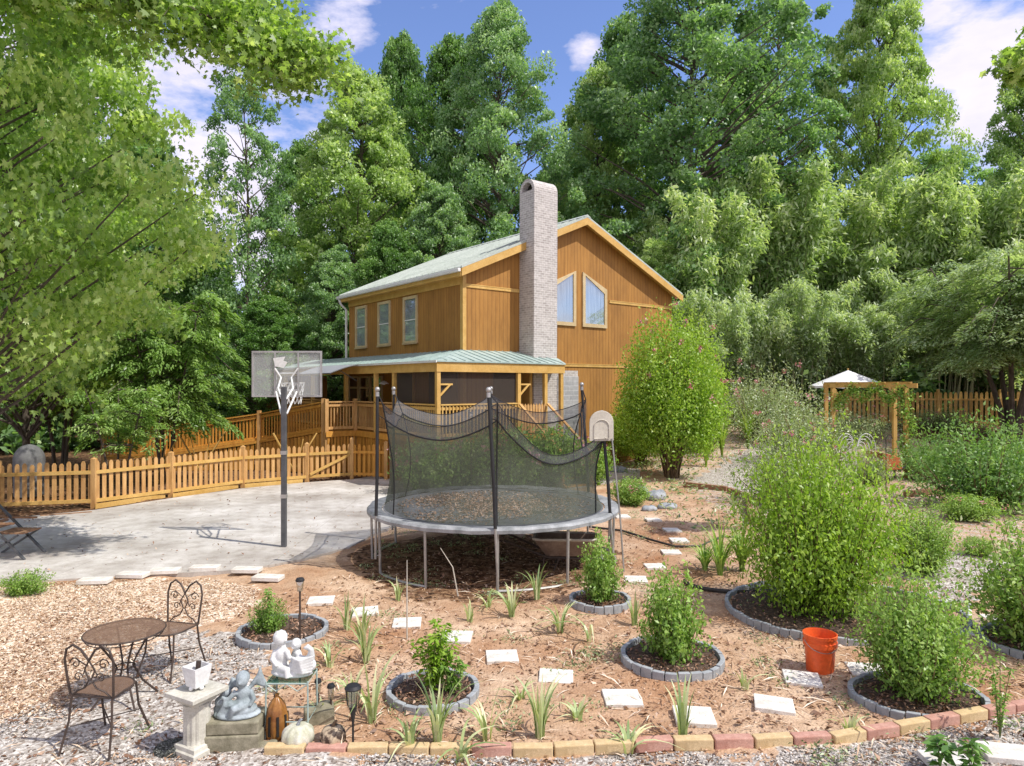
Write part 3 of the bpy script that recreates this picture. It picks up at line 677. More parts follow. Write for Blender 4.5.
mb = MB(); mb.prism([(W_ / 2 - .18, -o_ - .005, ZR + .06), (W_ / 2, -o_ - .005, ZR + .16), (W_ / 2 + .18, -o_ - .005, ZR + .06)], (0, D_ + 2 * o_ + .01, 0)); mb.build('ridge_cap', MT['roof'], rf)
for s in (1, -1):    # rake boards and eave boards
    mb = MB(); xe = W_ / 2 - s * (W_ / 2 + e_); zr = ZR + 0.045; ze = zr - sl_ * (W_ / 2 + e_)
    mb.prism([(W_ / 2, -o_ + .0, zr), (xe, -o_ + .0, ze), (xe, -o_, ze - .25), (W_ / 2, -o_, zr - .25)], (0, 0.045, 0)); mb.build('rake_board', MT['trim'], house)
    mb = MB(); mb.prism([(W_ / 2 - s * .0, -o_ + .06, zr - .0), (xe + s * .05, -o_ + .06, ze - .02), (xe + s * .05, -o_ + .06, ze - .08), (W_ / 2, -o_ + .06, zr - .08)], (0, o_ - .06, 0)); mb.build('soffit', MT['trim'], house)
mb = MB(); ze = ZR + .045 - sl_ * (W_ / 2 + e_); mb.box(-e_ - .03, -e_ + .02, -o_ + .05, D_ + o_, ze - .24, ze - .01); mb.build('eave_board', MT['trim'], house)
mb = MB(); mb.box(-e_ + .02, -0.004, .0, D_ + o_ - .02, ze - .22, ze - .18); mb.build('soffit', MT['trim'], house)
mb = MB(); mb.box(-e_ - .14, -e_ - .032, -o_ + .02, D_ + o_, ze - .12, ze - .01); mb.build('gutter', MT['white'], house, bevel=.02)
mb = MB(); mb.tube([(-e_ - .08, D_ + .2, ze - .1), (-.30, D_ + .12, ze - .35), (-.10, D_ + .06, ze - .55), (-.10, D_ + .06, 4.0)], .05, 8); mb.build('downspout', MT['white'], house)
mb = MB(); mb.box(-.035, -.003, 0.04, D_, 6.22, 6.46); mb.build('frieze_board', MT['trim'], house)
mb = MB(); mb.box(-.03, .10, -.03, -.003, 0, 6.75); mb.box(-.03, -.003, -.003, .12, 0, 6.75); mb.build('corner_board', MT['trim'], house)
for x0, x1, z0 in ((.101, 2.28, 6.13), (6.66, W_ - .02, 6.10), (3.34, W_ - .02, 3.66)):
    mb = MB(); mb.box(x0, x1, -.03, -.003, z0, z0 + .11); mb.box(x0, x1, -.04, -.031, z0 + .085, z0 + .11); mb.build('band_board', MT['trim'], house)
# eaves-side windows
for yc in (3.3, 5.27, 7.23):
    mb = MB(); a, b, z0, z1 = yc - .5, yc + .5, 4.47, 6.16
    for q in ((a, a + .1, z0, z1), (b - .1, b, z0, z1), (a + .1, b - .1, z0, z0 + .1), (a + .1, b - .1, z1 - .1, z1)): mb.box(-.06, -.003, q[0], q[1], q[2], q[3])
    mb.box(-.08, -.061, a - .02, b + .02, z0 - .02, z0 + .04)
    wn = mb.build('window', MT['cream'], house)
    mb = MB(); mb.box(-.035, -.015, a + .1, b - .1, (z0 + z1) / 2 - .02, (z0 + z1) / 2 + .02); mb.build('sash_rail', MT['white'], wn)
    mb = MB(); mb.box(-.010, -.004, a + .1, b - .1, z0 + .1, z1 - .1); mb.build('blind', MT['blind'], wn)
    mb = MB(); mb.poly([(-.028, a + .1, z0 + .1), (-.028, b - .1, z0 + .1), (-.028, b - .1, z1 - .1), (-.028, a + .1, z1 - .1)]); mb.build('pane', MT['glass'], wn)
# slanted gable windows
for xa, xb, za, zb in ((3.62, 4.90, 6.58, 7.13), (5.24, 6.50, 7.13, 6.58)):
    z0 = 5.13; mb = MB(); f = .13
    outp = [(xa, z0), (xb, z0), (xb, zb), (xa, za)]
    inn = [(xa + f, z0 + f), (xb - f, z0 + f), (xb - f, zb - f * (1.25 if zb < za else .9)), (xa + f, za - f * (1.25 if za < zb else .9))]
    for i in range(4):
        j = (i + 1) % 4; mb.prism([(outp[i][0], -.06, outp[i][1]), (outp[j][0], -.06, outp[j][1]), (inn[j][0], -.06, inn[j][1]), (inn[i][0], -.06, inn[i][1])], (0, .057, 0))
    wn = mb.build('slanted_window', MT['cream'], house)
    mb = MB(); cp = []; 
    n_ = 40; zt = lambda x: (inn[3][1] + (inn[2][1] - inn[3][1]) * (x - inn[3][0]) / (inn[2][0] - inn[3][0]))
    for i in range(n_):
        x0 = inn[0][0] + (inn[1][0] - inn[0][0]) * i / n_; x1 = inn[0][0] + (inn[1][0] - inn[0][0]) * (i + 1) / n_
        y0 = -.012 + .006 * math.sin(i * 1.4); y1 = -.012 + .006 * math.sin((i + 1) * 1.4)
        mb.poly([(x0, y0, z0 + f), (x1, y1, z0 + f), (x1, y1, zt(x1)), (x0, y0, zt(x0))])
    mb.build('curtain', MT['curtain'], wn)
    mb = MB(); mb.poly([(x, -.035, z) for x, z in inn]); mb.build('pane', MT['glass'], wn)
# chimney
mb = MB(); cx0, cx1, r_ = 2.29, 3.32, .385
mb.prism([(cx0, -.003, 3.5), (cx0, -.77, 3.5), (cx0 + .03, -.77, 9.5), (cx0 + .03, -.003, 9.5)], (cx1 - cx0, 0, 0))
mb.box(cx0, 4.30, -.77, -.003, -.1, 3.497); ch = mb.build('chimney', MT['chimney'], house)
mb = MB(); k = 18; ro, ri = .385, .27
A = [(-.385 + ro * math.cos(PI * i / k), 9.5 + ro * 1.05 * math.sin(PI * i / k)) for i in range(k + 1)]; B = [(-.385 + ri * math.cos(PI * i / k), 9.5 + ri * 1.05 * math.sin(PI * i / k)) for i in range(k + 1)]
for i in range(k): mb.prism([(cx0 + .03, A[i][0], A[i][1]), (cx0 + .03, A[i + 1][0], A[i + 1][1]), (cx0 + .03, B[i + 1][0], B[i + 1][1]), (cx0 + .03, B[i][0], B[i][1])], (cx1 - cx0, 0, 0))
mb.build('arched_cap', MT['chimney'], ch)
mb = MB(); mb.prism([(cx0 + .25, y, z) for y, z in B], (cx1 - cx0 - .4, 0, 0)); mb.build('flue', MT['dark'], ch)
mb = MB(); mb.box(cx1 + .01, 4.31, -.79, -.771, 0.3, 3.3); mb.build('hearth_block', MT['block'], ch)
# porch roof: low skirt round the corner
PX0, PY0, PE = -1.94, -1.55, 14.9 - 1.55
ZP, ZF = 4.12, 3.70
mb = MB()
def slab(q, th=.04): mb.prism(q, (0, 0, -th))
slab([(PX0 - .06, PY0 - .06, ZF), (-.004, -.004, ZP), (-.004, PE, ZP), (PX0 - .06, PE, ZF)])
slab([(PX0 - .06, PY0 - .06, ZF), (2.96, PY0 - .06, ZF), (3.36, -.78, ZF + .2), (3.36, -.004, ZP), (-.004, -.004, ZP)])
for k in range(46):
    y = PY0 + .3 + k * .32
    if y < PE: t0 = max(0.0, (-y) / 1.55) if y < 0 else 0; xw = -.004 - t0 * 1.94; zz = ZP - t0 * (ZP - ZF); mb.bar((PX0 - .06, y, ZF + .012), (xw, y, zz + .012), .025, .02)
for k in range(15):
    x = PX0 + .3 + k * .32
    if x < 2.9: t0 = max(0.0, -x / 1.94) if x < 0 else 0; yw = -.004 - t0 * 1.5; zz = ZP - t0 * (ZP - ZF); mb.bar((x, PY0 - .06, ZF + .012), (x, yw, zz + .012), .025, .02)
pr = mb.build('porch_roof', MT['porchroof'], house)
mb = MB(); mb.box(PX0 - .09, PX0 - .062, PY0 - .09, PE, ZF - .06, ZF + .005); mb.build('porch_gutter', MT['white'], house)
mb = MB(); mb.box(PX0 - .02, PX0 + .03, PY0 - .02, PE, ZF - .32, ZF - .045); mb.box(PX0 + .031, 2.9, PY0 - .02, PY0 + .03, ZF - .32, ZF - .045); mb.box(2.9, 2.95, PY0 - .02, -.78, ZF - .32, ZF - .045); mb.build('porch_fascia', MT['trim'], house)
mb = MB(); mb.box(PX0 + .035, 2.88, PY0 + .035, -.01, ZF - .20, ZF - .16); mb.box(PX0 + .035, -.01, -.008, PE, ZF - .20, ZF - .16); mb.build('porch_ceiling', MT['siding'], house)
FL = 1.45
mb = MB(); mb.box(PX0, 2.9, PY0, -.8, FL - .16, FL); mb.box(PX0, -.01, -.798, PE, FL - .16, FL); mb.build('porch_floor', MT['wood_deep'], house)
mb = MB(); mb.box(PX0 + .05, PX0 + .08, PY0 + .05, PE, 0.0, FL - .165); mb.box(PX0 + .081, 2.8, PY0 + .05, PY0 + .08, 0.0, FL - .165); mb.build('porch_skirt', MT['siding'], house)
# near-black panel on the wall, painting in the shade behind the screens
mb = MB(); mb.box(-.05, -.008, .3, 2.0, FL + .01, 3.45); mb.build('shade_panel', MT['dark'], house)
posts = [(PX0 + .06, PY0 + .06), (1.06, PY0 + .06), (2.16, PY0 + .06), (2.85, PY0 + .06), (PX0 + .06, 1.05), (PX0 + .06, 2.3), (PX0 + .06, 4.6), (PX0 + .06, 7.6), (PX0 + .06, 10.5), (PX0 + .06, 13.2)]
for x, y in posts:
    mb = MB(); mb.box(x - .06, x + .06, y - .06, y + .06, FL, ZF - .21)
    mb.build('porch_post', MT['trim'], house)
for x, y in posts[:2]:
    mb = MB(); mb.bar((x + .08, y, 2.70), (x + .42, y, 3.02), .05, .05, up=(0, 1, 0)); mb.bar((x + .08, y, 3.02), (x + .5, y, 3.02), .05, .04, up=(0, 1, 0)); mb.build('shelf_bracket', MT['trim'], house)
def screen(a, b, z0, z1):
    mb = MB(); mb.poly([(a[0], a[1], z0), (b[0], b[1], z0), (b[0], b[1], z1), (a[0], a[1], z1)]); mb.build('insect_screen', MT['screen'], house)
screen((PX0 + .1, PY0 + .12), (PX0 + .1, 1.0), FL, ZF - .25); screen((PX0 + .13, PY0 + .10), (1.0, PY0 + .10), FL, ZF - .25)
def railing(a, b, name='porch_railing', parent=None, h=1.0, gap=.125, mat='wood', posts=False, z0=None, z1=None):
    mb = MB(); a = Vector(a); b = Vector(b); d = b - a; L = Vector((d.x, d.y, 0)).length; n = int(L / gap)
    up = Vector((0, 0, 1))
    mb.bar(a + up * (h - .02), b + up * (h - .02), .12, .04); mb.bar(a + up * (h - .13), b + up * (h - .13), .04, .09); mb.bar(a + up * .1, b + up * .1, .04, .09)
    side = Vector((d.y, -d.x, 0)).normalized() * .03
    for i in range(n + 1):
        p = a + d * (i + .5) / (n + 1) + side; mb.box(p.x - .018, p.x + .018, p.y - .018, p.y + .018, p.z + .05, p.z + h - .06)
    return mb.build(name, MT[mat], parent or house)
railing((PX0 + .06, PY0 + .14, FL), (PX0 + .06, .98, FL), mat='trim'); railing((PX0 + .14, PY0 + .06, FL), (.99, PY0 + .06, FL), mat='trim')
# gate across the porch steps
mb = MB()
for i in range(9): x = 1.14 + i * .115; mb.prism([(x, PY0 - .01, FL + .05), (x + .085, PY0 - .01, FL + .05), (x + .085, PY0 - .01, FL + .9), (x + .0425, PY0 - .01, FL + .97), (x, PY0 - .01, FL + .9)], (0, .02, 0))
mb.box(1.12, 2.10, PY0 + .012, PY0 + .05, FL + .2, FL + .28); mb.box(1.12, 2.10, PY0 + .012, PY0 + .05, FL + .7, FL + .78); mb.build('porch_gate', MT['wood'], house)
mb = MB()
for i in range(7): mb.box(1.02, 2.2, PY0 - .30 - i * .29, PY0 - .02 - i * .29, FL - .22 - i * .2, FL - .18 - i * .2)
mb.build('steps', MT['wood_deep'], house)
for x in (1.04, 2.18):
    mb = MB(); mb.bar((x, PY0 - .05, FL + .95), (x, PY0 - 2.0, FL - .42), .09, .045)
    mb.box(x - .045, x + .045, PY0 - 2.05, PY0 - 1.96, 0, FL - .42); mb.build('step_handrail', MT['wood'], house)
    mb = MB(); mb.bar((x, PY0 - .02, FL - .1), (x, PY0 - 2.1, -.02), .05, .26); mb.build('stringer', MT['wood_deep'], house)
# doorways and french windows under the porch
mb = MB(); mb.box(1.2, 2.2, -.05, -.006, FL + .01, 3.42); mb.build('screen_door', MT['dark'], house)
mb = MB(); mb.box(2.14, 2.26, -.74, -.1, FL + .01, 3.45); mb.build('side_panel', MT['trim'], house)
for yc in (5.9, 6.9, 7.9):
    mb = MB(); a, b, z0, z1 = yc - .48, yc + .48, FL + .05, 3.35
    for q in ((a, a + .09, z0, z1), (b - .09, b, z0, z1), (a + .09, b - .09, z0, z0 + .15), (a + .09, b - .09, z1 - .07, z1), (a + .09, b - .09, z1 - .5, z1 - .42)): mb.box(-.06, -.003, *q)
    wn = mb.build('french_window', MT['cream'], house)
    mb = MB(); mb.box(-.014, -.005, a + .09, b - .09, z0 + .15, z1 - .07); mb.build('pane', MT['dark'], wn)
    mb = MB(); mb.poly([(-.03, a + .09, z0 + .15), (-.03, b - .09, z0 + .15), (-.03, b - .09, z1 - .07), (-.03, a + .09, z1 - .07)]); mb.build('glass', MT['glass'], wn)
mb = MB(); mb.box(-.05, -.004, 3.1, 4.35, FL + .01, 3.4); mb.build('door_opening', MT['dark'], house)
mb = MB(); mb.box(-.07, -.004, 3.0, 3.09, FL, 3.45); mb.box(-.07, -.004, 4.36, 4.46, FL, 3.45); mb.build('door_frame', MT['trim'], house)
mb = MB(); mb.box(-1.9, -.02, 10.6, 13.3, FL + .01, 3.4); mb.build('store_room', MT['siding'], house)
# side deck joined to the porch
DX = -3.03
mb = MB(); mb.box(DX, PX0 - .01, 3.70, 6.2, FL - .16, FL - .004); mb.build('deck_floor', MT['wood_deep'], house)
railing((PX0 + .06, 1.14, FL), (PX0 + .06, 3.66, FL), 'deck_railing'); railing((PX0 - .02, 3.75, FL), (DX + .06, 3.75, FL), 'deck_railing')
railing((PX0 + .06, 6.3, FL), (PX0 + .06, 13.1, FL), 'porch_railing')
for x, y in ((DX + .05, 3.75), (PX0 + .0, 3.75)):
    mb = MB(); mb.box(x - .06, x + .06, y - .06, y + .06, -.05, FL + 1.08); mb.build('deck_post', MT['wood'], house)
mb = MB(); n = 11
for i in range(9): x = PX0 - .03 - i * .115; mb.box(x - .085, x, 3.66, 3.68, .05, FL - .2)
for i in range(21): y = 1.1 + i * .12; mb.box(PX0 - .02, PX0 - .003, y, y + .09, .05, FL - .2)
mb.box(DX, PX0 - .02, 3.63, 3.658, FL - .19, FL - .01); mb.box(PX0 - .05, PX0 - .022, 1.05, 3.6, FL - .19, FL - .01); mb.build('deck_skirt', MT['wood_deep'], house)
# rooftop rail light, lantern and awning under the porch eave
ht = Matrix.Translation((-1.56, 22, 0)) @ Matrix.Rotation(HR, 4, 'Z')
def HL(x, y, z): return ht @ Vector((x, y, z))
aw = empty('awning', HL(PX0, 3.3, ZF - .1), 'grey fabric awning sloping out from the porch eave by the ramp', 'awning', rz=HR)
mb = MB(); k = 10
pts = [(-.10 - 1.0 * i / k, .10 - .30 * (i / k) ** 1.4) for i in range(k + 1)]
for i in range(k): mb.poly([(pts[i][0], 0, pts[i][1]), (pts[i + 1][0], 0, pts[i + 1][1]), (pts[i + 1][0], 2.9, pts[i + 1][1]), (pts[i][0], 2.9, pts[i][1])])
mb.build('cloth', MT['awning'], aw)
mb = MB()
for y in (0.02, 2.88): mb.tube([(a, y, b - .02) for a, b in pts], .018, 6)
mb.tube([(pts[-1][0], 0, pts[-1][1] - .02), (pts[-1][0], 2.9, pts[-1][1] - .02)], .02, 6)
for y in (0.3, 2.6): mb.tube([(-.02, y, -.45), (pts[6][0], y, pts[6][1] - .02)], .015, 6)
mb.build('frame', MT['pole'], aw)
lt = empty('hanging_porch_lamp', HL(PX0 + .5, 2.6, 3.1), 'small fan-shaped lamp hanging in the dark porch doorway', 'lamp')
mb = MB(); mb.lathe([(.02, .05), (.16, -.04), (.18, -.06), (.17, -.07), (.03, 0)], (0, 0, 0), 18); mb.build('shade', MT['white'], lt, smooth=True)
mb = MB(); mb.tube([(0, 0, .05), (0, 0, .42)], .01, 6); mb.build('chain', MT['iron'], lt)
mb = MB(); mb.ball((0, 0, -.05), .05); mb.build('bulb', MT['white'], lt, smooth=True)

# ------------------------------------------------------------------ ramp
ramp_ = empty('wooden_ramp', (-6.1, 22.5, 0), 'orange stained wooden access ramp with picket railings dropping left from the deck', 'ramp')
mw = ramp_.location
RP = [Vector((-6.35, 23.25, FL)), Vector((-8.9, 24.3, 1.0)), Vector((-12.1, 24.0, .55)), Vector((-14.2, 24.0, .42))]
for i in range(3):
    a, b = RP[i] - mw, RP[i + 1] - mw; d = (b - a).normalized(); s = Vector((d.y, -d.x, 0)); s = s if s.y < 0 else -s
    mb = MB(); mb.bar(a - s * .6, b - s * .6, 1.3, .08); mb.build('ramp_deck', MT['wood_deep'], ramp_)
    railing(a, b, 'railing', ramp_, 1.0, .12, 'wood_deep'); railing(a - s * 1.2, b - s * 1.2, 'railing', ramp_, 1.0, .12, 'wood_deep')
    mb = MB(); L = (b - a).length; n = int(L / .15)
    for k in range(n): p = a + (b - a) * (k + .5) / n; mb.box(p.x - .055, p.x + .055, p.y - .03, p.y - .01, 0.02, max(.1, p.z - .06))
    mb.build('skirt', MT['wood_deep'], ramp_)
for q in RP:
    mb = MB(); p = q - mw; mb.box(p.x - .06, p.x + .06, p.y - .07, p.y + .05, -.05, p.z + 1.1); mb.build('post', MT['wood'], ramp_)

# ------------------------------------------------------------------ picket fences
def picket_run(fence, a, b, za=0, zb=0, h=1.12, gap=.155, wd=.095, zoff=.10, mat='wood', rail=True, seed=0):
    rr = random.Random(seed); mb = MB(); a = Vector((a[0], a[1], za)); b = Vector((b[0], b[1], zb)); d = b - a; L = d.length; dh = d.normalized(); s = Vector((dh.y, -dh.x, 0)).normalized()
    if s.y > 0: s = -s
    n = max(1, int(L / gap))
    for i in range(n):
        p = a + d * (i + .5) / n; hh = h + rr.uniform(-.035, .03); a = a + Vector((0, 0, 0)); zj = rr.uniform(-.012, .012); e = dh * wd / 2
        q0 = p - e + Vector((0, 0, zoff)) - s * .0; q1 = p + e + Vector((0, 0, zoff)); t_ = Vector((0, 0, hh - zoff))
        ear = dh * wd * .28; mb.prism([q0, q1, q1 + t_ * .95, q1 + t_ - ear, q0 + t_ + ear, q0 + t_ * .95], -s * .018)
    o = mb.build('picket_panel', MT[mat], fence)
    for z in (.18, h * .78):
        mb = MB(); mb.bar(a + Vector((0, 0, z)) + s * .022, b + Vector((0, 0, z)) + s * .022, .04, .085); mb.build('rail', MT['trim' if mat == 'wood' else mat], fence)
    return o
def fpost(fence, x, y, z=0, h=1.2, mat='wood'):
    mb = MB(); mb.box(x - .055, x + .055, y - .055, y + .055, z - .1, z + h); mb.add([(x - .055, y - .055, z + h + .001), (x + .055, y - .055, z + h + .001), (x + .055, y + .055, z + h + .001), (x - .055, y + .055, z + h + .001), (x, y, z + h + .04)], [(0, 1, 4), (1, 2, 4), (2, 3, 4), (3, 0, 4)])
    mb.build('post', MT[mat], fence)
FP = pp([(-60, 519), (-2, 512), (94, 508), (171, 497.5), (243, 487.5), (307, 482.5)])
ff = empty('picket_fence', (0, 0, 0), 'orange stained picket fence along the far edge of the concrete court', 'fence')
for i in range(5): picket_run(ff, FP[i], FP[i + 1], seed=i)
for p in FP: fpost(ff, *p)
mb = MB()
for i in range(2, 5): a, b = Vector((*FP[i], .06)), Vector((*FP[i + 1], .06)); mb.bar(a + Vector((.1, -.12, 0)), b + Vector((-.1, -.12, 0)), .03, .12)
mb.build('kick_board', MT['trim'], ff)
gt = empty('picket_gate', (0, 0, 0), 'closed picket gate with diagonal brace beside the trampoline side of the court', 'gate')
g0, g1 = P(309, 482.3), P(352, 479.3); picket_run(gt, g0, g1, seed=9)
mb = MB(); mb.bar((g0[0] + .05, g0[1] - .05, .25), (g1[0] - .05, g1[1] - .05, .8), .03, .08); mb.build('brace', MT['trim'], gt)
ff2 = empty('picket_fence', (0, 0, 0), 'short run of picket fence between the gate and the deck', 'fence')
g2 = (PX(386, 21.75), 21.75); picket_run(ff2, g1, g2, seed=12, mat='wood_deep'); fpost(ff2, *g1, h=1.3); fpost(ff2, *g2)
bf = empty('picket_fence', (0, 0, 0), 'far picket fence at the top of the garden below the bamboo', 'fence')
BFp = [(PX(835, 33), 33.0), (PX(884, 33), 33.0), (PX(938, 33), 33.0), (PX(1000, 32.2), 32.2), (PX(1070, 31.5), 31.5)]
for i in range(4): picket_run(bf, BFp[i], BFp[i + 1], 1.05, 1.05, 1.62, .21, .13, .05, mat='trim', seed=30 + i)
for p in BFp: fpost(bf, *p, z=1.05, h=1.72, mat='trim')

# ------------------------------------------------------------------ arbor and umbrella
ar = empty('garden_arbor', (PX(906, 22.3), 22.3, 0), 'weathered wooden arbor with tall posts and a top beam in the back garden', 'arbor')
AX = PX(833, 24.5) - PX(906, 22.3)
for x, y in ((0, 0), (AX, 2.2), (.35, 1.3), (AX + .3, 3.4)):
    mb = MB(); mb.box(x - .06, x + .06, y - .06, y + .06, -.1, 2.90); mb.build('post', MT['trim'], ar)
for o_y in (0, 1.3):
    x_ = .35 if o_y else 0
    mb = MB(); mb.bar((x_ + .25, o_y - .2, 2.98), (AX + x_ - .1, 2.2 + o_y + .2 - .2, 2.98), .06, .15); mb.build('beam', MT['trim'], ar)
mb = MB()
for k in range(7): f = k / 6; mb.bar((AX * f, 2.2 * f - .3, 3.08), (AX * f + .42, 2.2 * f + 1.6, 3.08), .05, .05)
mb.build('cross_slats', MT['trim'], ar)
for x, y, s in ((0, 0, 1), (AX, 2.2, -1)):
    d = Vector((AX, 2.2, 0)).normalized() * s * .55
    mb = MB(); mb.bar((x, y, 2.35), (x + d.x, y + d.y, 2.9), .06, .06); mb.build('brace', MT['wood'], ar)
um = empty('patio_umbrella', (PX(848, 30), 30, height(11, 30)), 'open white canvas umbrella in front of the bamboo', 'umbrella')
uz = PZ(370, 30) - um.location.z; ue = PZ(386, 30) - um.location.z
mb = MB(); k = 8
for i in range(k):
    a0, a1 = 2 * PI * i / k + .2, 2 * PI * (i + 1) / k + .2; R_ = 1.6
    p0 = Vector((R_ * math.cos(a0), R_ * math.sin(a0), ue)); p1 = Vector((R_ * math.cos(a1), R_ * math.sin(a1), ue)); tp = Vector((0, 0, uz)); mm = (p0 + p1) / 2 + Vector((0, 0, .03))
    mb.poly([tp, p0, mm]); mb.poly([tp, mm, p1]); mb.poly([p0, p0 - Vector((0, 0, .1)), mm - Vector((0, 0, .07)), mm]); mb.poly([mm, mm - Vector((0, 0, .07)), p1 - Vector((0, 0, .1)), p1])
mb.build('canopy', MT['canvas'], um)
mb = MB(); mb.tube([(0, 0, 0), (0, 0, uz - .02)], .025, 8); mb.ball((0, 0, uz + .04), .04); mb.build('pole', MT['trim'], um)
mb = MB()
for i in range(k): a0 = 2 * PI * i / k + .2; mb.tube([(0, 0, uz - .06), (1.56 * math.cos(a0), 1.56 * math.sin(a0), ue - .03)], .012, 5)
mb.build('rib', MT['trim'], um)
mb = MB(); mb.lathe([(.3, 0), (.3, .06), (.05, .1), (.05, .3)], (0, 0, 0), 16); mb.build('base', MT['pole'], um, smooth=True)
# ------------------------------------------------------------------ basketball hoop
bx, by = P(284, 548)
hp = empty('basketball_hoop', (bx, by, 0.02), 'basketball hoop with clear backboard on a dark post standing in the concrete court', 'basketball hoop')
mb = MB(); mb.box(-.045, .045, -.045, .045, -.02, 2.95); mb.build('post', MT['pole'], hp, bevel=.01)
for z_ in (.9, 1.7): mb = MB(); mb.box(-.05, .05, -.05, .05, z_, z_ + .07); mb.build('post_collar', MT['galv'], hp)
BY = .72; cxb = PX(287, by + BY) - bx; zb0, zb1 = PZ(398, by + BY), PZ(352, by + BY); hw = .68
mb = MB(); mb.box(cxb - hw + .035, cxb + hw - .035, BY - .006, BY + .006, zb0 + .035, zb1 - .035); bb = mb.build('backboard', MT['acrylic'], hp)
mb = MB()
for q in ((cxb - hw, cxb + hw, zb0, zb0 + .034), (cxb - hw, cxb + hw, zb1 - .034, zb1), (cxb - hw, cxb - hw + .034, zb0 + .034, zb1 - .034), (cxb + hw - .034, cxb + hw, zb0 + .034, zb1 - .034)): mb.box(q[0], q[1], BY - .02, BY + .02, q[2], q[3])
mb.box(cxb - .24, cxb - .21, BY - .03, BY - .008, zb0 + .035, zb1 - .035); mb.box(cxb + .21, cxb + .24, BY - .03, BY - .008, zb0 + .035, zb1 - .035)
mb.build('frame', MT['galv'], bb)
mb = MB(); mb.box(cxb - .23, cxb + .23, BY + .008, BY + .014, zb0 + .12, zb0 + .15); mb.box(cxb - .23, cxb + .23, BY + .008, BY + .014, zb0 + .45, zb0 + .48)
mb.box(cxb - .23, cxb - .2, BY + .008, BY + .014, zb0 + .151, zb0 + .449); mb.box(cxb + .2, cxb + .23, BY + .008, BY + .014, zb0 + .151, zb0 + .449)
mb.build('target_square', MT['white'], bb)
mb = MB(); zc = zb1 - .22
mb.prism([(cxb - .26, BY - .034, zc + .08), (cxb - .02, BY - .034, zc + .11), (cxb - .06, BY - .034, zc + .03), (cxb + .02, BY - .034, zc), (cxb - .05, BY - .034, zc - .11), (cxb - .22, BY - .034, zc - .08)], (0, .004, 0)); mb.build('emblem', MT['white'], bb)
mb = MB()
for s in (-1, 1):
    mb.tube([(s * .04, 0, 2.72), (s * .14 + cxb * .3, .25, 2.92), (cxb + s * .10, BY - .05, 3.12), (cxb + s * .22, BY - .04, 3.30)], .018, 6)
    mb.tube([(s * .05, 0, 2.45), (cxb + s * .2, BY - .04, zb0 + .1)], .018, 6)
mb.build('support_arm', MT['white'], hp, smooth=True)
mb = MB(); mb.tube([(cxb + .225 * math.cos(a), BY + .36 + .225 * math.sin(a), 3.02) for a in np.linspace(0, 2 * PI, 25)[:-1]], .01, 6, closed=True); mb.box(cxb - .08, cxb + .08, BY + .008, BY + .16, 3.0, 3.02)
rim = mb.build('rim', MT['orange_rim'], hp)
mb = MB()
for i in range(12):
    for s in (1, -1):
        pts = [(cxb + (.225 - .07 * k / 4) * math.cos(2 * PI * (i + s * k * .5) / 12), BY + .36 + (.225 - .07 * k / 4) * math.sin(2 * PI * (i + s * k * .5) / 12), 3.02 - .42 * k / 4) for k in range(5)]; mb.tube(pts, .005, 3, cap=False)
mb.build('net', MT['white'], rim)

# ------------------------------------------------------------------ trampoline
TC = Vector((-.32, 12.1, 0)); TR = 2.13; TZ = .90
tr = empty('trampoline', TC, 'round trampoline with sagging dark safety net standing on bare soil', 'trampoline')
def ring(z, r, n=72): return [(r * math.cos(a), r * math.sin(a), z) for a in np.linspace(0, 2 * PI, n + 1)[:-1]]
mb = MB(); mb.tube(ring(TZ - .03, TR - .02), .028, 8, closed=True); mb.build('frame_ring', MT['galv'], tr, smooth=True)
mb = MB(); prof = [(TR + .045, TZ - .05), (TR + .05, TZ + .0), (TR + .02, TZ + .035), (TR - .10, TZ + .03), (TR - .20, TZ + .012), (TR - .20, TZ + .006), (TR - .1, TZ + .018), (TR + .03, TZ + .0)]
vs = []; n = 96
for i in range(n):
    a = 2 * PI * i / n; wv = .004 * math.sin(i * 2.3) + .004 * math.sin(i * 5.1)
    vs += [((r + wv) * math.cos(a), (r + wv) * math.sin(a), z + wv) for r, z in prof]
k = len(prof); mb.add(vs, [(i * k + j, ((i + 1) % n) * k + j, ((i + 1) % n) * k + (j + 1) % k, i * k + (j + 1) % k) for i in range(n) for j in range(k)]); mb.build('spring_pad', MT['pad'], tr, smooth=True)
mb = MB(); vs = [(0, 0, TZ - .045)]; R_ = TR - .22; rings_ = 8
for q in range(1, rings_ + 1):
    for i in range(64): a = 2 * PI * i / 64; r = R_ * q / rings_; vs.append((r * math.cos(a), r * math.sin(a), TZ - .045 * (1 - (q / rings_) ** 2)))
fs = [(0, 1 + i, 1 + (i + 1) % 64) for i in range(64)] + [(1 + (q - 1) * 64 + i, 1 + q * 64 + i, 1 + q * 64 + (i + 1) % 64, 1 + (q - 1) * 64 + (i + 1) % 64) for q in range(1, rings_) for i in range(64)]
mb.add(vs, fs); mb.build('jumping_mat', MT['mat'], tr, smooth=True)
mb = MB()
for i in range(84):
    a = 2 * PI * i / 84; mb.tube([(r * math.cos(a), r * math.sin(a), TZ - .02) for r in (TR - .04, TR - .21)], .009, 4)
mb.build('springs', MT['galv'], tr)
for i in range(12):
    a = math.radians(3 + 30 * i); c_, s_ = math.cos(a), math.sin(a)
    mb = MB(); mb.tube([(TR * c_, TR * s_, TZ - .04), ((TR - .02) * c_, (TR - .02) * s_, -.03)], .022, 8)
    mb.build('leg', MT['galv'], tr, smooth=True)
    if i % 2 == 1:
        pass
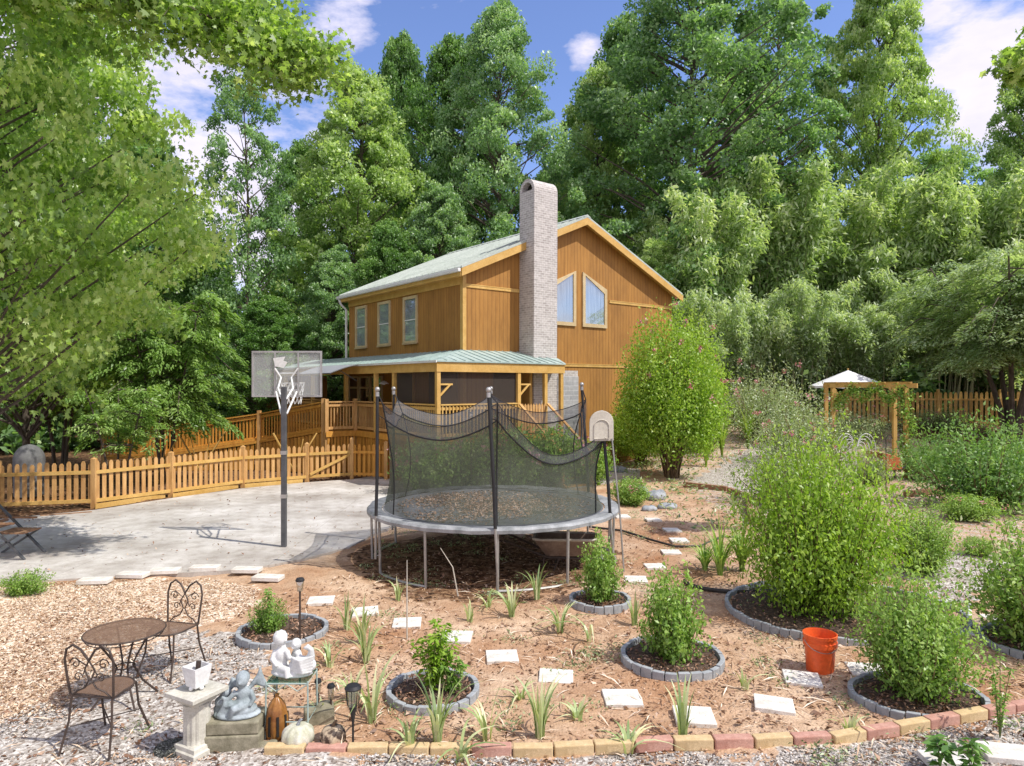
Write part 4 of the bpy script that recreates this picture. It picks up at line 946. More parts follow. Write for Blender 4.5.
for i in range(6):    # feet joining pairs of legs
    a0 = math.radians(3 + 60 * i - 30); a1 = a0 + math.radians(30)
    mb = MB(); mb.tube([((TR - .02) * math.cos(a), (TR - .02) * math.sin(a), .012) for a in np.linspace(a0, a1, 6)], .022, 6); mb.build('foot_bar', MT['galv'], tr, smooth=True)
poles = {}
for i, deg in enumerate((33, 93, 153, 213, 273, 333)):
    a = math.radians(deg); c_, s_ = math.cos(a), math.sin(a); b = Vector(((TR + .06) * c_, (TR + .06) * s_, .25)); tp = Vector(((TR + .03) * c_, (TR + .03) * s_, 2.88))
    if deg == 33: tp = tp + Vector((-.16, -.1, 0.08))
    if deg == 273: tp = tp + Vector((-.13, 0, .0)); 
    if deg == 333: tp = Vector(((TR + .0) * c_ - .12, (TR + .0) * s_ + .05, 2.50))
    mid = b.lerp(tp, .5); lo = b.lerp(tp, .26)
    mb = MB(); mb.tube([lo, mid + Vector((.01, 0, 0)), tp], [.026, .027, .024], 10); pl = mb.build('net_pole', MT['black'], tr, smooth=True)
    mb = MB(); mb.tube([b, lo], .02, 8); mb.tube([b + Vector((0, 0, .05)), Vector(((TR) * c_, TR * s_, .3))], .012, 6); mb.build('pole_sleeve', MT['galv'], pl, smooth=True)
    mb = MB(); mb.ball(tp + Vector((0, 0, .05)), .042); mb.tube([tp + Vector((0, 0, .01)), tp - Vector((0, 0, .06))], .032, 10); mb.build('pole_cap', MT['galv'], pl, smooth=True)
    poles[deg] = tp
# net: hangs inside the poles, its rim sagging between them
order = (33, 93, 153, 213, 273, 333)
sag = {33: .30, 93: .34, 153: .22, 213: .36, 273: .60, 333: .50}
hgt = {33: 2.72, 93: 2.80, 153: 2.72, 213: 2.70, 273: 2.74, 333: 2.30}
rg = np.random.default_rng(5)
cols_, nseg, rows_ = [], 14, 14
top = []; bot = []
for i, d0 in enumerate(order):
    d1 = d0 + 60
    for k in range(nseg):
        f = k / nseg; a = math.radians(d0 + 60 * f)
        pull = 1 - .14 * math.sin(PI * f)
        zt = hgt[d0] * (1 - f) + hgt[order[(i + 1) % 6]] * f - sag[d0] * math.sin(PI * f) ** .8
        rt = (TR - .06) * pull
        if d0 == 333: rt *= 1 - .10 * math.sin(PI * f)
        if d0 == 273: rt *= 1 - .06 * math.sin(PI * f)
        top.append((a, rt, zt)); bot.append((a, TR - .24, TZ + .02))
vs = []; M_ = len(top)
for j in range(rows_ + 1):
    g = j / rows_
    for i in range(M_):
        a = top[i][0]; r = bot[i][1] * (1 - g) + top[i][1] * g - .14 * math.sin(PI * g) * (1 + .5 * math.sin(a * 3)); z = bot[i][2] * (1 - g) + top[i][2] * g
        r += .018 * math.sin(a * 23 + g * 5) * math.sin(PI * g)
        vs.append((r * math.cos(a), r * math.sin(a), z))
fs = [(j * M_ + i, j * M_ + (i + 1) % M_, (j + 1) * M_ + (i + 1) % M_, (j + 1) * M_ + i) for j in range(rows_) for i in range(M_)]
mb = MB(); mb.add(vs, [f for n_, f in enumerate(fs) if n_ // M_ < 12], 0); mb.add(vs, [f for n_, f in enumerate(fs) if n_ // M_ >= 12], 1)
net = mb.build('safety_net', [MT['net'], MT['net_band']], tr, smooth=True)
mb = MB(); o12 = 12 * M_
mb.tube([vs[o12 + i] for i in range(M_)], .013, 5, closed=True); mb.tube([vs[rows_ * M_ + i] for i in range(M_)], .007, 4, closed=True)
for i in range(0, M_, nseg):
    mb.tube([vs[j * M_ + i] for j in range(rows_ + 1)], .012, 5)
    dg_ = order[i // nseg]; mb.tube([vs[rows_ * M_ + i], poles[dg_]], .01, 4); mb.tube([vs[o12 + i], poles[dg_] - Vector((0, 0, .35))], .008, 4)
mb.build('net_strap', MT['black'], net)
# toy backboard bolted to one pole
tp = poles[333]; c_ = Vector((tp.x - .02, tp.y - .08, 2.34))
mb = MB(); pts = [(-.20, -.24), (.20, -.24), (.20, .06)] + [(.20 * math.cos(x), .06 + .19 * math.sin(x)) for x in np.linspace(0, PI, 14)[1:-1]] + [(-.20, .06)]
mb.prism([(c_.x + a, c_.y - .03 + a * .25, c_.z + b) for a, b in pts], (0, .035, 0)); bk = mb.build('toy_backboard', MT['beige'], tr, bevel=.008)
mb = MB(); mb.tube([(c_.x + a * .62, c_.y - .04 + a * .16, c_.z + b * .62 - .05) for a, b in pts], .007, 4, closed=True); mb.ball((c_.x + .06, c_.y - .04, c_.z - .19), .012); mb.build('moulded_rib', MT['beige'], bk)
mb = MB(); mb.tube([(c_.x + .17, c_.y, c_.z - .2), (c_.x + .30, c_.y - .0, .9), (c_.x + .36, c_.y - .02, .0)], .014, 6); mb.build('backboard_strut', MT['galv'], tr)
# leaf litter heaped on the mat
rng = np.random.default_rng(8); k = 9000; a = rng.uniform(0, 2 * PI, k); r = 1.72 * np.sqrt(rng.uniform(0, 1, k)); X = r * np.cos(a); Y = r * np.sin(a)
dens = .5 + .5 * np.sin(X * 1.9 + 1) * np.cos(Y * 2.3 + .4) + .25 * (Y > -.2); keep = rng.uniform(0, 1, k) < dens; X = X[keep]; Y = Y[keep]; k = len(X)
C = np.stack([X + TC.x, Y + TC.y, TZ - .03 + rng.uniform(0, .03, k)], 1); D = rng.normal(size=(k, 3)); D[:, 2] *= .3; Nn = rng.normal(size=(k, 3)) * .3; Nn[:, 2] += 1; L = .055 * rng.uniform(.5, 1.4, k)
tag(quads('leaf_litter', leafquads(C, D, Nn, L, L * .5, .12), rng.uniform(.3, 1, k), LF['dead']), 'drift of pinkish dry leaves lying on the trampoline mat', 'leaves', kind='stuff')

# ------------------------------------------------------------------ wheelbarrow
wb = empty('wheelbarrow', (PX(566, 11.3), 11.3, 0), 'brown wheelbarrow parked in the shade under the trampoline', 'wheelbarrow', rz=-.08)
mb = MB(); rimp = [(-.52, -.26), (-.40, -.31), (.42, -.27), (.55, -.16), (.55, .16), (.42, .27), (-.40, .31), (-.52, .26)]
botp = [(x * .62, y * .6) for x, y in rimp]
vs = [(x, y, .52) for x, y in rimp] + [(x, y, .24) for x, y in botp] + [(x * .95, y * .93, .515) for x, y in rimp] + [(x * .92, y * .9, .26) for x, y in botp]
mb.add(vs, [(i, (i + 1) % 8, 8 + (i + 1) % 8, 8 + i) for i in range(8)] + [tuple(range(8, 16))] + [(16 + i, 24 + i, 24 + (i + 1) % 8, 16 + (i + 1) % 8) for i in range(8)] + [tuple(range(24, 32))]); mb.build('tub', MT['barrow'], wb)
mb = MB(); mb.tube([(x, y, .525) for x, y in rimp], .022, 6, closed=True); mb.build('rim', MT['beige'], wb, smooth=True)
mb = MB()
for s in (-1, 1): mb.tube([(-1.0, s * .28, .50), (-.3, s * .2, .22), (.62, s * .07, .17)], .02, 6); mb.tube([(-.35, s * .2, .22), (-.38, s * .24, 0), (-.2, s * .2, 0), (-.1, s * .18, .22)], .014, 6)
mb.build('handle_frame', MT['iron'], wb, smooth=True)
mb = MB(); mb.tube([(.58 + .15 * math.cos(a), 0, .18 + .15 * math.sin(a)) for a in np.linspace(0, 2 * PI, 19)[:-1]], .035, 8, closed=True); wl = mb.build('wheel', MT['black'], wb, smooth=True)
mb = MB()
for a in range(4): mb.tube([(.58 + .13 * math.cos(a * PI / 4), -.0, .18 + .13 * math.sin(a * PI / 4)), (.58 - .13 * math.cos(a * PI / 4), 0, .18 - .13 * math.sin(a * PI / 4))], .012, 5)
mb.tube([(.58, -.1, .18), (.58, .1, .18)], .02, 8); mb.build('spokes', MT['white'], wl)

# red-brown barrow in the back garden
bx2, by2 = PX(884, 21.5), 21.5
b2 = empty('garden_cart', (bx2, by2, 0), 'small red-brown garden cart beside the arbor post', 'cart', rz=.4)
mb = MB(); mb.prism([(-.45, -.3, .95), (.35, -.3, .75), (.45, -.3, .38), (-.3, -.3, .38)], (0, .6, 0)); mb.build('tub', MT['rust'], b2, bevel=.02)
mb = MB()
for s in (-1, 1): mb.tube([(-.3, s * .25, .4), (.5, s * .2, .35), (1.1, s * .22, .75)], .02, 6); mb.tube([(-.2, s * .25, .4), (-.25, s * .28, 0)], .02, 6)
mb.build('handle', MT['black'], b2)
mb = MB(); mb.tube([(.3, .17 * math.cos(a) * 0 - .0, .2) if 0 else (.3 + .17 * math.cos(a), 0, .2 + .17 * math.sin(a)) for a in np.linspace(0, 2 * PI, 17)[:-1]], .04, 8, closed=True); mb.build('wheel', MT['black'], b2, smooth=True)

# ------------------------------------------------------------------ stepping stones
ss = [(321, 602, 'beside the small ring bed by the bistro set'), (365, 613, 'second from the left in the curving path'), (407, 625, 'left of the young plant with yellow leaves'), (457, 638, 'behind the yellow-leaved young plant'),
      (502, 656, 'alone in the middle of the soil above the two front stones'), (556, 677, 'directly in front of the trampoline centre'), (622, 700, 'in front of the ring bed with the round young shrub'), (694, 718, 'overlapped by a tuft of strap leaves near the brick border'),
      (774, 707, 'below the orange bucket'), (802, 681, 'touching the base of the orange bucket'), (866, 671, 'half hidden behind the low front shrub'), (1000, 622, 'near the right edge behind the last ring bed'), (955, 634, 'seen through twigs right of the front shrub'),
      (636, 580, 'just right of the tall plant in its small ring'), (655, 566, 'next along the side path toward the grassy clump'), (671, 553, 'fourth from the far end of the side path'), (679, 542, 'third from the far end of the side path'), (672, 531, 'second from the far end of the side path'), (653, 521, 'farthest along the side path'), (622, 518, 'beyond the toy backboard strut')]
rr = random.Random(3)
for i, (a, b, l) in enumerate(ss):
    x, y = P(a, b); s = .175 if b > 600 else .165
    mb = MB(); mb.box(-s, s, -s * .92, s * .92, 0, .045); rot = rr.uniform(-.12, .12) - (.0 if a < 700 else .25) + (.2 if a < 420 else 0)
    o = mb.build('stepping_stone', MT['stone'], None, loc=(x, y, height(x, y) - .014), rz=rot, bevel=.006); o.rotation_euler.x = rr.uniform(-.03, .03); o.rotation_euler.y = rr.uniform(-.03, .03)
    tag(o, 'pale square stepping stone ' + l, 'paver', 'stepping stones in the soil')
ep = [(95, 584, 'leftmost, by the wood chips'), (133, 578, 'second from the left'), (165, 574, 'third from the left'), (205, 571, 'middle one above the wood chips'), (247, 573, 'fifth from the left'), (268, 581, 'rightmost, nearest the clay')]
for a, b, l in ep:
    x, y = P(a, b); mb = MB(); mb.box(-.22, .22, -.11, .11, 0, .06)
    tag(mb.build('border_paver', MT['stone'], None, loc=(x, y, .022), rz=rr.uniform(-.15, .2), bevel=.006), 'pale paver along the near edge of the concrete court, ' + l, 'paver', 'pavers edging the court')
x, y = P(1008, 758); mb = MB(); mb.box(-.2, .2, -.13, .13, 0, .05); tag(mb.build('stepping_stone', MT['stone'], None, loc=(x, y, .01), rz=-.2, bevel=.006), 'large pale slab in the gravel at the lower right corner', 'paver', 'stepping stones in the gravel')
x, y = P(945, 764); mb = MB(); mb.box(-.17, .17, -.10, .10, 0, .05); tag(mb.build('stepping_stone', MT['stone'], None, loc=(x, y, .01), rz=-.05, bevel=.006), 'pale slab in the gravel cut off by the bottom of the picture', 'paver', 'stepping stones in the gravel')

# ------------------------------------------------------------------ front border bricks
bp = [Vector((*P(a, b), 0)) for a, b in ((262, 758), (400, 757), (540, 757), (657, 750), (760, 748), (840, 744.5), (905, 734), (969, 722), (1024, 712), (1090, 702), (1180, 692))]
cum = [0]
for i in range(1, len(bp)): cum.append(cum[-1] + (bp[i] - bp[i - 1]).length)
def along(s):
    i = max(j for j in range(len(cum) - 1) if cum[j] <= s + 1e-9); f = (s - cum[i]) / (cum[i + 1] - cum[i]); return bp[i].lerp(bp[i + 1], f), (bp[i + 1] - bp[i]).normalized()
L = .335; s = .17; i = 0
names_y = 'yellow-tan edging brick laid end to end in the front garden border'; names_r = 'dusty red edging brick laid end to end in the front garden border'
while s < cum[-1] - .2:
    p, d = along(s); red = (i % 2 == 1) ^ (rr.random() < .15)
    mb = MB(); mb.box(-L / 2 + .006, L / 2 - .006, -.045, .045, -.02, .078)
    o = mb.build('edging_brick', MT['brick_r' if red else 'brick_y'], None, loc=(p.x, p.y + .05, rr.uniform(-.006, .004)), rz=math.atan2(d.y, d.x) + rr.uniform(-.03, .03), bevel=.01)
    tag(o, names_r if red else names_y, 'brick', 'red edging bricks of the front border' if red else 'yellow edging bricks of the front border'); s += L; i += 1

# ------------------------------------------------------------------ ring beds
def ring_bed(px, py, r, label, squash=1.0, seg=.13, h=.085, gapang=None):
    x, y = P(px, py); n = int(2 * PI * r / seg); root = empty('ring_bed', (x, y, height(x, y)), label, 'garden bed', 'edged ring beds')
    mb = MB()
    for i in range(n):
        a0, a1 = 2 * PI * (i + .04) / n, 2 * PI * (i + .96) / n
        if gapang and gapang[0] < (a0 % (2 * PI)) < gapang[1]: continue
        rr_ = [r, r - .05]; q = []
        for a in (a0, (a0 + a1) / 2, a1): q.append(a)
        out_ = [(r * math.cos(a), r * math.sin(a) * squash) for a in q]; in_ = [((r - .05) * math.cos(a), (r - .05) * math.sin(a) * squash) for a in q[::-1]]
        mb.prism([(u, v_, -.02) for u, v_ in out_ + in_], (0, 0, h + .02 + .008 * math.sin(i * 1.7)))
    mb.build('edging', MT['edging'], root, bevel=.006)
    mb = MB(); vs = [(0, 0, .065)]; K = 40; rg_ = random.Random(int(px))
    for q in (.33, .66, .97):
        for i in range(K): a = 2 * PI * i / K; vs.append(((r - .05) * q * math.cos(a), (r - .05) * q * math.sin(a) * squash, .062 - .03 * q ** 3 + rg_.uniform(-.012, .012)))
    fs = [(0, 1 + i, 1 + (i + 1) % K) for i in range(K)] + [(1 + q * K + i, 1 + (q + 1) * K + i, 1 + (q + 1) * K + (i + 1) % K, 1 + q * K + (i + 1) % K) for q in range(2) for i in range(K)]
    mb.add(vs, fs); mb.build('mulch', MT['mulch'], root)
    rng = np.random.default_rng(int(px)); k = int(900 * r); a = rng.uniform(0, 2 * PI, k); q = (r - .07) * np.sqrt(rng.uniform(0, 1, k)); C = np.stack([q * np.cos(a), q * np.sin(a) * squash, .06 + rng.uniform(0, .02, k)], 1)
    D = rng.normal(size=(k, 3)); D[:, 2] *= .4; Nn = rng.normal(size=(k, 3)) * .4; Nn[:, 2] += 1; LL = .05 * rng.uniform(.4, 1.3, k)
    o = quads('mulch_chips', leafquads(C, D, Nn, LL, LL * .4, .1), rng.uniform(0, .75, k), LF['dead'], root); o['kind'] = 'stuff'
    return root
ring_bed(283, 635, .53, 'small ring bed with a low green plant near the white statues')
ring_bed(433, 695, .45, 'ring bed around the leggy plant with yellow-green leaves')
ring_bed(672, 662, .55, 'ring bed around the rounded young green shrub at centre right')
ring_bed(600, 605, .42, 'smallest ring bed at the right foot of the trampoline')
ring_bed(842, 612, 1.5, 'widest ring bed under the largest shrub, behind the orange bucket', .85)
ring_bed(917, 699, .62, 'ring bed of the front shrub, cut by the brick border', .8, gapang=(4.4, 5.5))
ring_bed(1040, 648, .60, 'ring bed cut off by the right edge of the picture')

# black hose
mb = MB(); hz = [P(a, b) for a, b in ((588, 528), (622, 532), (650, 541), (675, 548), (700, 548), (722, 538), (745, 540))]
mb.tube([(a, b, .03) for a, b in hz], .022, 8); tag(mb.build('hose', MT['hose'], None, smooth=True), 'black drip hose snaking from under the trampoline toward the grassy clump', 'hose')
hr = P(735, 584); mb = MB(); mb.tube([(hr[0] + .75 * math.cos(a), hr[1] + .5 * math.sin(a), .03) for a in np.linspace(PI * .95, 2.1 * PI, 20)], .03, 8); tag(mb.build('bed_edging', MT['hose'], None, smooth=True), 'thin dark edging curved round the grassy clump', 'edging')

# ------------------------------------------------------------------ bucket
x, y = P(820, 671)
bk = empty('bucket', (x, y, height(x, y)), 'bright orange plastic bucket standing empty on the soil', 'bucket')
mb = MB(); mb.lathe([(.132, 0), (.136, .01), (.150, .26), (.153, .27), (.168, .275), (.170, .32), (.158, .325), (.158, .36), (.170, .365), (.171, .395), (.160, .398), (.156, .38), (.136, .03), (.01, .025)], (0, 0, 0), 36); mb.build('pail', MT['bucket'], bk, smooth=True)
mb = MB(); mb.tube([(.17 * math.cos(a), -.02 - .17 * math.sin(a) * .75, .335 - .10 * math.sin(a)) for a in np.linspace(0, PI, 16)], .004, 5); mb.build('handle', MT['galv'], bk)

# ------------------------------------------------------------------ bistro set
tx, ty = PX(125, 6.55), 6.55
tb = empty('bistro_table', (tx, ty, 0), 'round rusty wrought iron bistro table on the gravel', 'table'); tb.scale = (.86, .86, .98)
mb = MB(); mb.lathe([(.40, .672), (.405, .676), (.40, .684), (.01, .686)], (0, 0, 0), 40); mb.build('tabletop', MT['tabletop'], tb, smooth=True)
mb = MB(); mb.tube([(.405 * math.cos(a), .405 * math.sin(a), .678) for a in np.linspace(0, 2 * PI, 41)[:-1]], .009, 6, closed=True); mb.tube([(.38 * math.cos(a), .38 * math.sin(a), .64) for a in np.linspace(0, 2 * PI, 41)[:-1]], .005, 5, closed=True)
for i in range(20): a = 2 * PI * i / 20; mb.tube([(.38 * math.cos(a), .38 * math.sin(a), .64), (.395 * math.cos(a + .1), .395 * math.sin(a + .1), .675)], .004, 4)
mb.build('rim', MT['iron'], tb)
for i in range(4):
    a = PI / 4 + i * PI / 2; c_, s_ = math.cos(a), math.sin(a)
    mb = MB(); mb.tube([(.30 * c_, .30 * s_, .67), (.12 * c_, .12 * s_, .42), (.08 * c_, .08 * s_, .34), (.18 * c_, .18 * s_, .16), (.34 * c_, .34 * s_, 0)], .011, 6); mb.build('leg', MT['iron'], tb, smooth=True)
mb = MB(); mb.tube([(.10 * math.cos(a), .10 * math.sin(a), .34) for a in np.linspace(0, 2 * PI, 17)[:-1]], .007, 5, closed=True); mb.build('brace_ring', MT['iron'], tb)
def bistro_chair(x, y, rz, label):
    ch = empty('bistro_chair', (x, y, 0), label, 'chair', 'bistro chairs at the iron table', rz)
    # sits facing +y, back at -y
    mb = MB(); K = 24; fr = [(.19 * math.cos(a), .02 + .19 * math.sin(a)) for a in np.linspace(-.25, PI + .25, K)]; fr = fr + [(-.19, -.18), (.19, -.18)]
    mb.prism([(a, b, .446) for a, b in fr], (0, 0, .006)); mb.build('seat', MT['tabletop'], ch)
    mb = MB(); mb.tube([(a, b, .45) for a, b in fr], .009, 6, closed=True); mb.build('seat_rim', MT['iron'], ch)
    mb = MB()
    for s in (-1, 1):      # two hoops of the heart shaped back
        pts = [(s * .19, -.18, .45), (s * .205, -.20, .62), (s * .215, -.215, .76), (s * .19, -.225, .85), (s * .13, -.23, .89), (s * .06, -.225, .85), (0, -.215, .76)]; mb.tube(pts, .010, 7)
        pts = [(0, -.215, .76), (s * .045, -.205, .68), (s * .01, -.20, .60), (s * .05, -.195, .53), (s * .12, -.187, .50), (s * .17, -.182, .455)]; mb.tube(pts, .007, 6)
        for cx_, cz_, R0, dr in ((s * .125, .73, .05, 1), (s * .10, .62, .042, -1)):
            sp = [(cx_ + s * dr * (R0 * (1 - k / 22)) * math.cos(k * .42), -.208, cz_ + (R0 * (1 - k / 22)) * math.sin(k * .42)) for k in range(20)]; mb.tube(sp, .005, 5)
        mb.tube([(s * .125, -.215, .78), (s * .03, -.21, .72), (s * .06, -.2, .64)], .005, 5)
    mb.build('backrest', MT['iron'], ch, smooth=True)
    for sx_ in (-1, 1):
        mb = MB(); mb.tube([(sx_ * .18, -.18, .45), (sx_ * .19, -.20, .25), (sx_ * .22, -.27, 0)], .010, 6); mb.build('leg', MT['iron'], ch, smooth=True)
        mb = MB(); mb.tube([(sx_ * .16, .14, .45), (sx_ * .17, .16, .25), (sx_ * .21, .25, 0)], .010, 6); mb.build('leg', MT['iron'], ch, smooth=True)
    mb = MB(); mb.tube([(-.19, -.19, .2), (.17, .17, .2)], .006, 5); mb.tube([(.19, -.19, .2), (-.17, .17, .2)], .006, 5); mb.build('stretcher', MT['iron'], ch)
bistro_chair(PX(106, 5.8), 5.82, -.12, 'wrought iron chair nearer the camera with its scrolled back turned to us')
bistro_chair(PX(172, 7.25), 7.22, PI - .25, 'wrought iron chair on the far side of the round table')

# folding chair cut by the left edge
fc_ = empty('folding_chair', (PX(8, 12.2), 12.0, .025), 'dark weathered slatted folding chair at the left edge of the court', 'chair', rz=.0)
mb = MB()
for i in range(6): f = i / 5; mb.bar((-.25 + .5 * 0 - .12 + .42 * f * 0 - .30 + .0, -.25, 0), (-.67, .25, 0), .01, .01) if 0 else None
for i in range(6): f = i / 5; mb.bar((.12 + .42 * f, -.24, .44), (.12 + .42 * f, .24, .44), .06, .02)
mb.build('seat', MT['timber'], fc_)
mb = MB()
for i in range(7): f = i / 6; mb.bar((.02 - .34 * f, -.24, .52 + .42 * f), (.02 - .34 * f, .24, .52 + .42 * f), .05, .02, up=(1, 0, 1))
mb.build('backrest', MT['timber'], fc_)
for s in (-1, 1):
    mb = MB(); mb.bar((-.36, s * .26, 1.0), (.62, s * .26, 0), .03, .045, up=(0, 1, 0)); mb.build('leg', MT['pole'], fc_)
    mb = MB(); mb.bar((.50, s * .26, .42), (-.15, s * .26, 0), .03, .045, up=(0, 1, 0)); mb.build('leg', MT['pole'], fc_)
    mb = MB(); mb.bar((-.15, s * .28, .62), (.45, s * .28, .62), .05, .03); mb.build('armrest', MT['timber'], fc_)

# covered grill behind the fence
x, y = PX(29, 18.4), 18.4
cg = empty('covered_grill', (x, y, 0), 'grey covered barbecue showing its domed top over the fence', 'grill')
mb = MB(); pr_ = [(.34, 0), (.35, .4), (.36, .95)] + [(.36 * math.cos(a), .95 + .42 * math.sin(a)) for a in np.linspace(0, PI / 2 - .05, 8)[1:]]; mb.lathe(pr_, (0, 0, .05), 28, lobes=9, amp=.02); mb.build('cover', MT['cover'], cg, smooth=True)

# ------------------------------------------------------------------ statues and ornaments
x, y = P(197, 750)
pd = empty('pedestal', (x, y, 0), 'weathered white fluted pedestal carrying a little pot', 'pedestal', rz=.30)
mb = MB(); mb.lathe([(.155, 0), (.155, .035), (.14, .045), (.135, .075), (.115, .085)], (0, 0, 0), 4 * 8, sq=True); mb.build('plinth', MT['pedestal'], pd)
mb = MB(); mb.lathe([(.105, .085), (.10, .12), (.10, .36), (.11, .40)], (0, 0, 0), 48, lobes=14, amp=.035); mb.build('shaft', MT['pedestal'], pd)
mb = MB(); mb.lathe([(.105, .40), (.12, .42), (.15, .445), (.185, .465), (.19, .47), (.19, .50), (.175, .505)], (0, 0, 0), 4 * 8, sq=True); mb.build('capital', MT['pedestal'], pd)
pt = empty('flower_pot', (x, y, .507), 'small white ceramic pot on the pedestal top', 'pot', rz=.3)
mb = MB(); mb.lathe([(.055, .02), (.065, .03), (.085, .15), (.09, .19), (.078, .19), (.055, .06), (.01, .055)], (0, 0, 0), 4 * 6, sq=True); mb.build('body', MT['white'], pt, smooth=False)
for s in range(4): mb = MB(); a = PI / 4 + s * PI / 2; mb.ball((.055 * math.cos(a), .055 * math.sin(a), .018), .018); mb.build('foot', MT['white'], pt, smooth=True)
mb = MB(); mb.tube([(.0, .02, .1), (.01, .02, .215)], .02, 8); mb.build('spout', MT['iron'], pt)

x, y = PX(238, 5.8), 5.78
bl = empty('stone_plinth', (x, y, 0), 'low mossy concrete plinth with stepped sides under the angel', 'plinth', rz=.08)
mb = MB(); mb.box(-.225, .225, -.15, .17, 0, .13); mb.build('lower_tier', MT['mossblock'], bl, bevel=.012)
mb = MB(); mb.box(-.21, .21, -.135, .155, .132, .235); mb.build('upper_tier', MT['mossblock'], bl, bevel=.012)
R3 = lambda ax, an: Matrix.Rotation(an, 3, ax)
mb = MB()      # reclining winged angel (local origin at plinth top)
mb.ball((0, .01, .02), (.20, .13, .035)); mb.ball((.02, 0, .06), (.15, .10, .05))
mb.ball((.06, -.01, .10), (.075, .065, .07)); mb.ball((.055, .0, .17), (.06, .05, .08)); mb.ball((.05, 0, .235), (.03, .03, .035))
mb.ball((.045, -.01, .30), (.052, .055, .062)); mb.ball((.045, .01, .315), (.058, .055, .055)); mb.ball((.04, -.066, .29), (.01, .012, .012))
mb.tube([(.02, -.03, .10), (-.08, -.06, .12), (-.10, -.06, .06), (-.13, -.08, .03)], [.04, .032, .028, .02], 10)
mb.tube([(.08, -.04, .10), (.0, -.11, .10), (-.02, -.10, .04)], [.042, .033, .022], 10)
mb.tube([(.0, -.02, .21), (-.06, -.05, .15), (-.11, -.05, .18)], [.026, .02, .016], 8); mb.tube([(.105, 0, .21), (.15, -.03, .15), (.12, -.06, .10)], [.026, .02, .016], 8)
for s, (dx, dz) in ((-1, (-.17, .02)), (1, (.15, .12))):
    for k in range(7):
        q = k / 6; mb.tube([(.05 + s * .03, .05, .20), (.05 + s * (.08 + .03 * q), .07, .25 + .05 * q * (1 if s > 0 else .3)), (.05 + s * (.19 - .07 * q), .075, (.20 + .17 * q) if s > 0 else (.13 + .16 * q))], [.018, .024, .010], 7)
mb.ball((-.13, .0, .12), (.055, .05, .045)); mb.ball((-.10, .02, .19), (.05, .04, .04)); mb.ball((-.15, .02, .05), (.05, .05, .05))
an = fused(mb, 'angel_statue', MT['blueplaster'], None, .009, loc=(x, y, .232), rz=.05); tag(an, 'blue-grey winged angel statue reclining on a low mossy plinth', 'statue')

# plant stand + cherub pair
x, y = PX(292, 5.95), 5.95; st = empty('plant_stand', (x, y, 0), 'green wire plant stand with four thin legs under the white cherubs', 'plant stand')
zt = .50
mb = MB(); mb.box(-.17, .17, -.13, .13, zt - .012, zt - .004); mb.build('shelf', MT['greenglass'], st)
mb = MB()
pts = [(-.175, -.135, .16), (.175, -.135, .16), (.175, .135, .16), (-.175, .135, .16)]; mb.tube(pts, .006, 6, closed=True); mb.build('lower_brace', MT['porchroof'], st)
mb = MB(); z = zt - .018; pts = [(-.175, -.135, z), (.175, -.135, z), (.175, .135, z), (-.175, .135, z)]; mb.tube(pts, .007, 6, closed=True)
mb.tube([(-.175, -.137, zt - .02), (-.09, -.137, zt - .08), (0, -.137, zt - .02), (.09, -.137, zt - .08), (.175, -.137, zt - .02)], .005, 5); mb.build('frame', MT['porchroof'], st)
for a, b in ((-1, -1), (1, -1), (1, 1), (-1, 1)): mb = MB(); mb.tube([(a * .175, b * .135, zt), (a * .18, b * .14, 0)], .007, 6); mb.build('leg', MT['porchroof'], st)
mb = MB()      # two cherubs and a swan in one casting
mb.ball((0, 0, .03), (.19, .10, .035))
mb.ball((-.10, 0, .08), (.075, .07, .07)); mb.ball((-.09, .0, .17), (.065, .055, .085)); mb.ball((-.085, 0, .245), (.03, .03, .03)); mb.ball((-.105, -.005, .32), (.060, .062, .066)); mb.ball((-.045, -.02, .31), (.012, .012, .014))
mb.tube([(-.04, -.02, .22), (.0, -.05, .17), (.05, -.05, .16)], [.027, .022, .018], 9); mb.tube([(-.14, -.01, .22), (-.16, -.04, .15), (-.10, -.07, .10)], [.026, .022, .018], 9)
mb.tube([(-.09, -.03, .07), (-.0, -.09, .08), (.0, -.10, .02)], [.04, .032, .022], 9)
mb.ball((.02, .05, .14), (.05, .045, .08)); mb.ball((.02, .04, .26), (.047, .050, .050)); mb.tube([(.02, .03, .19), (.08, -.01, .17)], [.022, .016], 8)
mb.ball((.10, -.01, .10), (.12, .085, .075)); mb.ball((.03, -.012, .265), (.012, .012, .012)); mb.ball((.015, -.012, .24), (.02, .01, .006))
for k in range(22): a = k * 2.4; q = k / 21; mb.ball((-.105 + .048 * math.cos(a) * math.sqrt(1 - q * q * .95), .0 + .050 * math.sin(a) * math.sqrt(1 - q * q * .95), .325 + .050 * q), .017)

for k in range(6): q = k / 5; mb.tube([(.03 + .02 * q, -.075, .185 - .13 * q), (.11 + .03 * q, -.105, .17 - .10 * q), (.225 - .02 * q, -.06, .205 - .14 * q)], [.013, .015, .008], 6)
mb.tube([(.13, .01, .10), (.17, .0, .18), (.175, -.01, .235), (.145, -.02, .262), (.115, -.03, .25)], [.06, .036, .024, .026, .010], 9)
cb = fused(mb, 'cherub_statue', MT['plaster'], None, .008, loc=(x, y, zt - .004 - .002), rz=-.1); tag(cb, 'white plaster statue of two cherubs with a swan on the wire plant stand', 'statue')

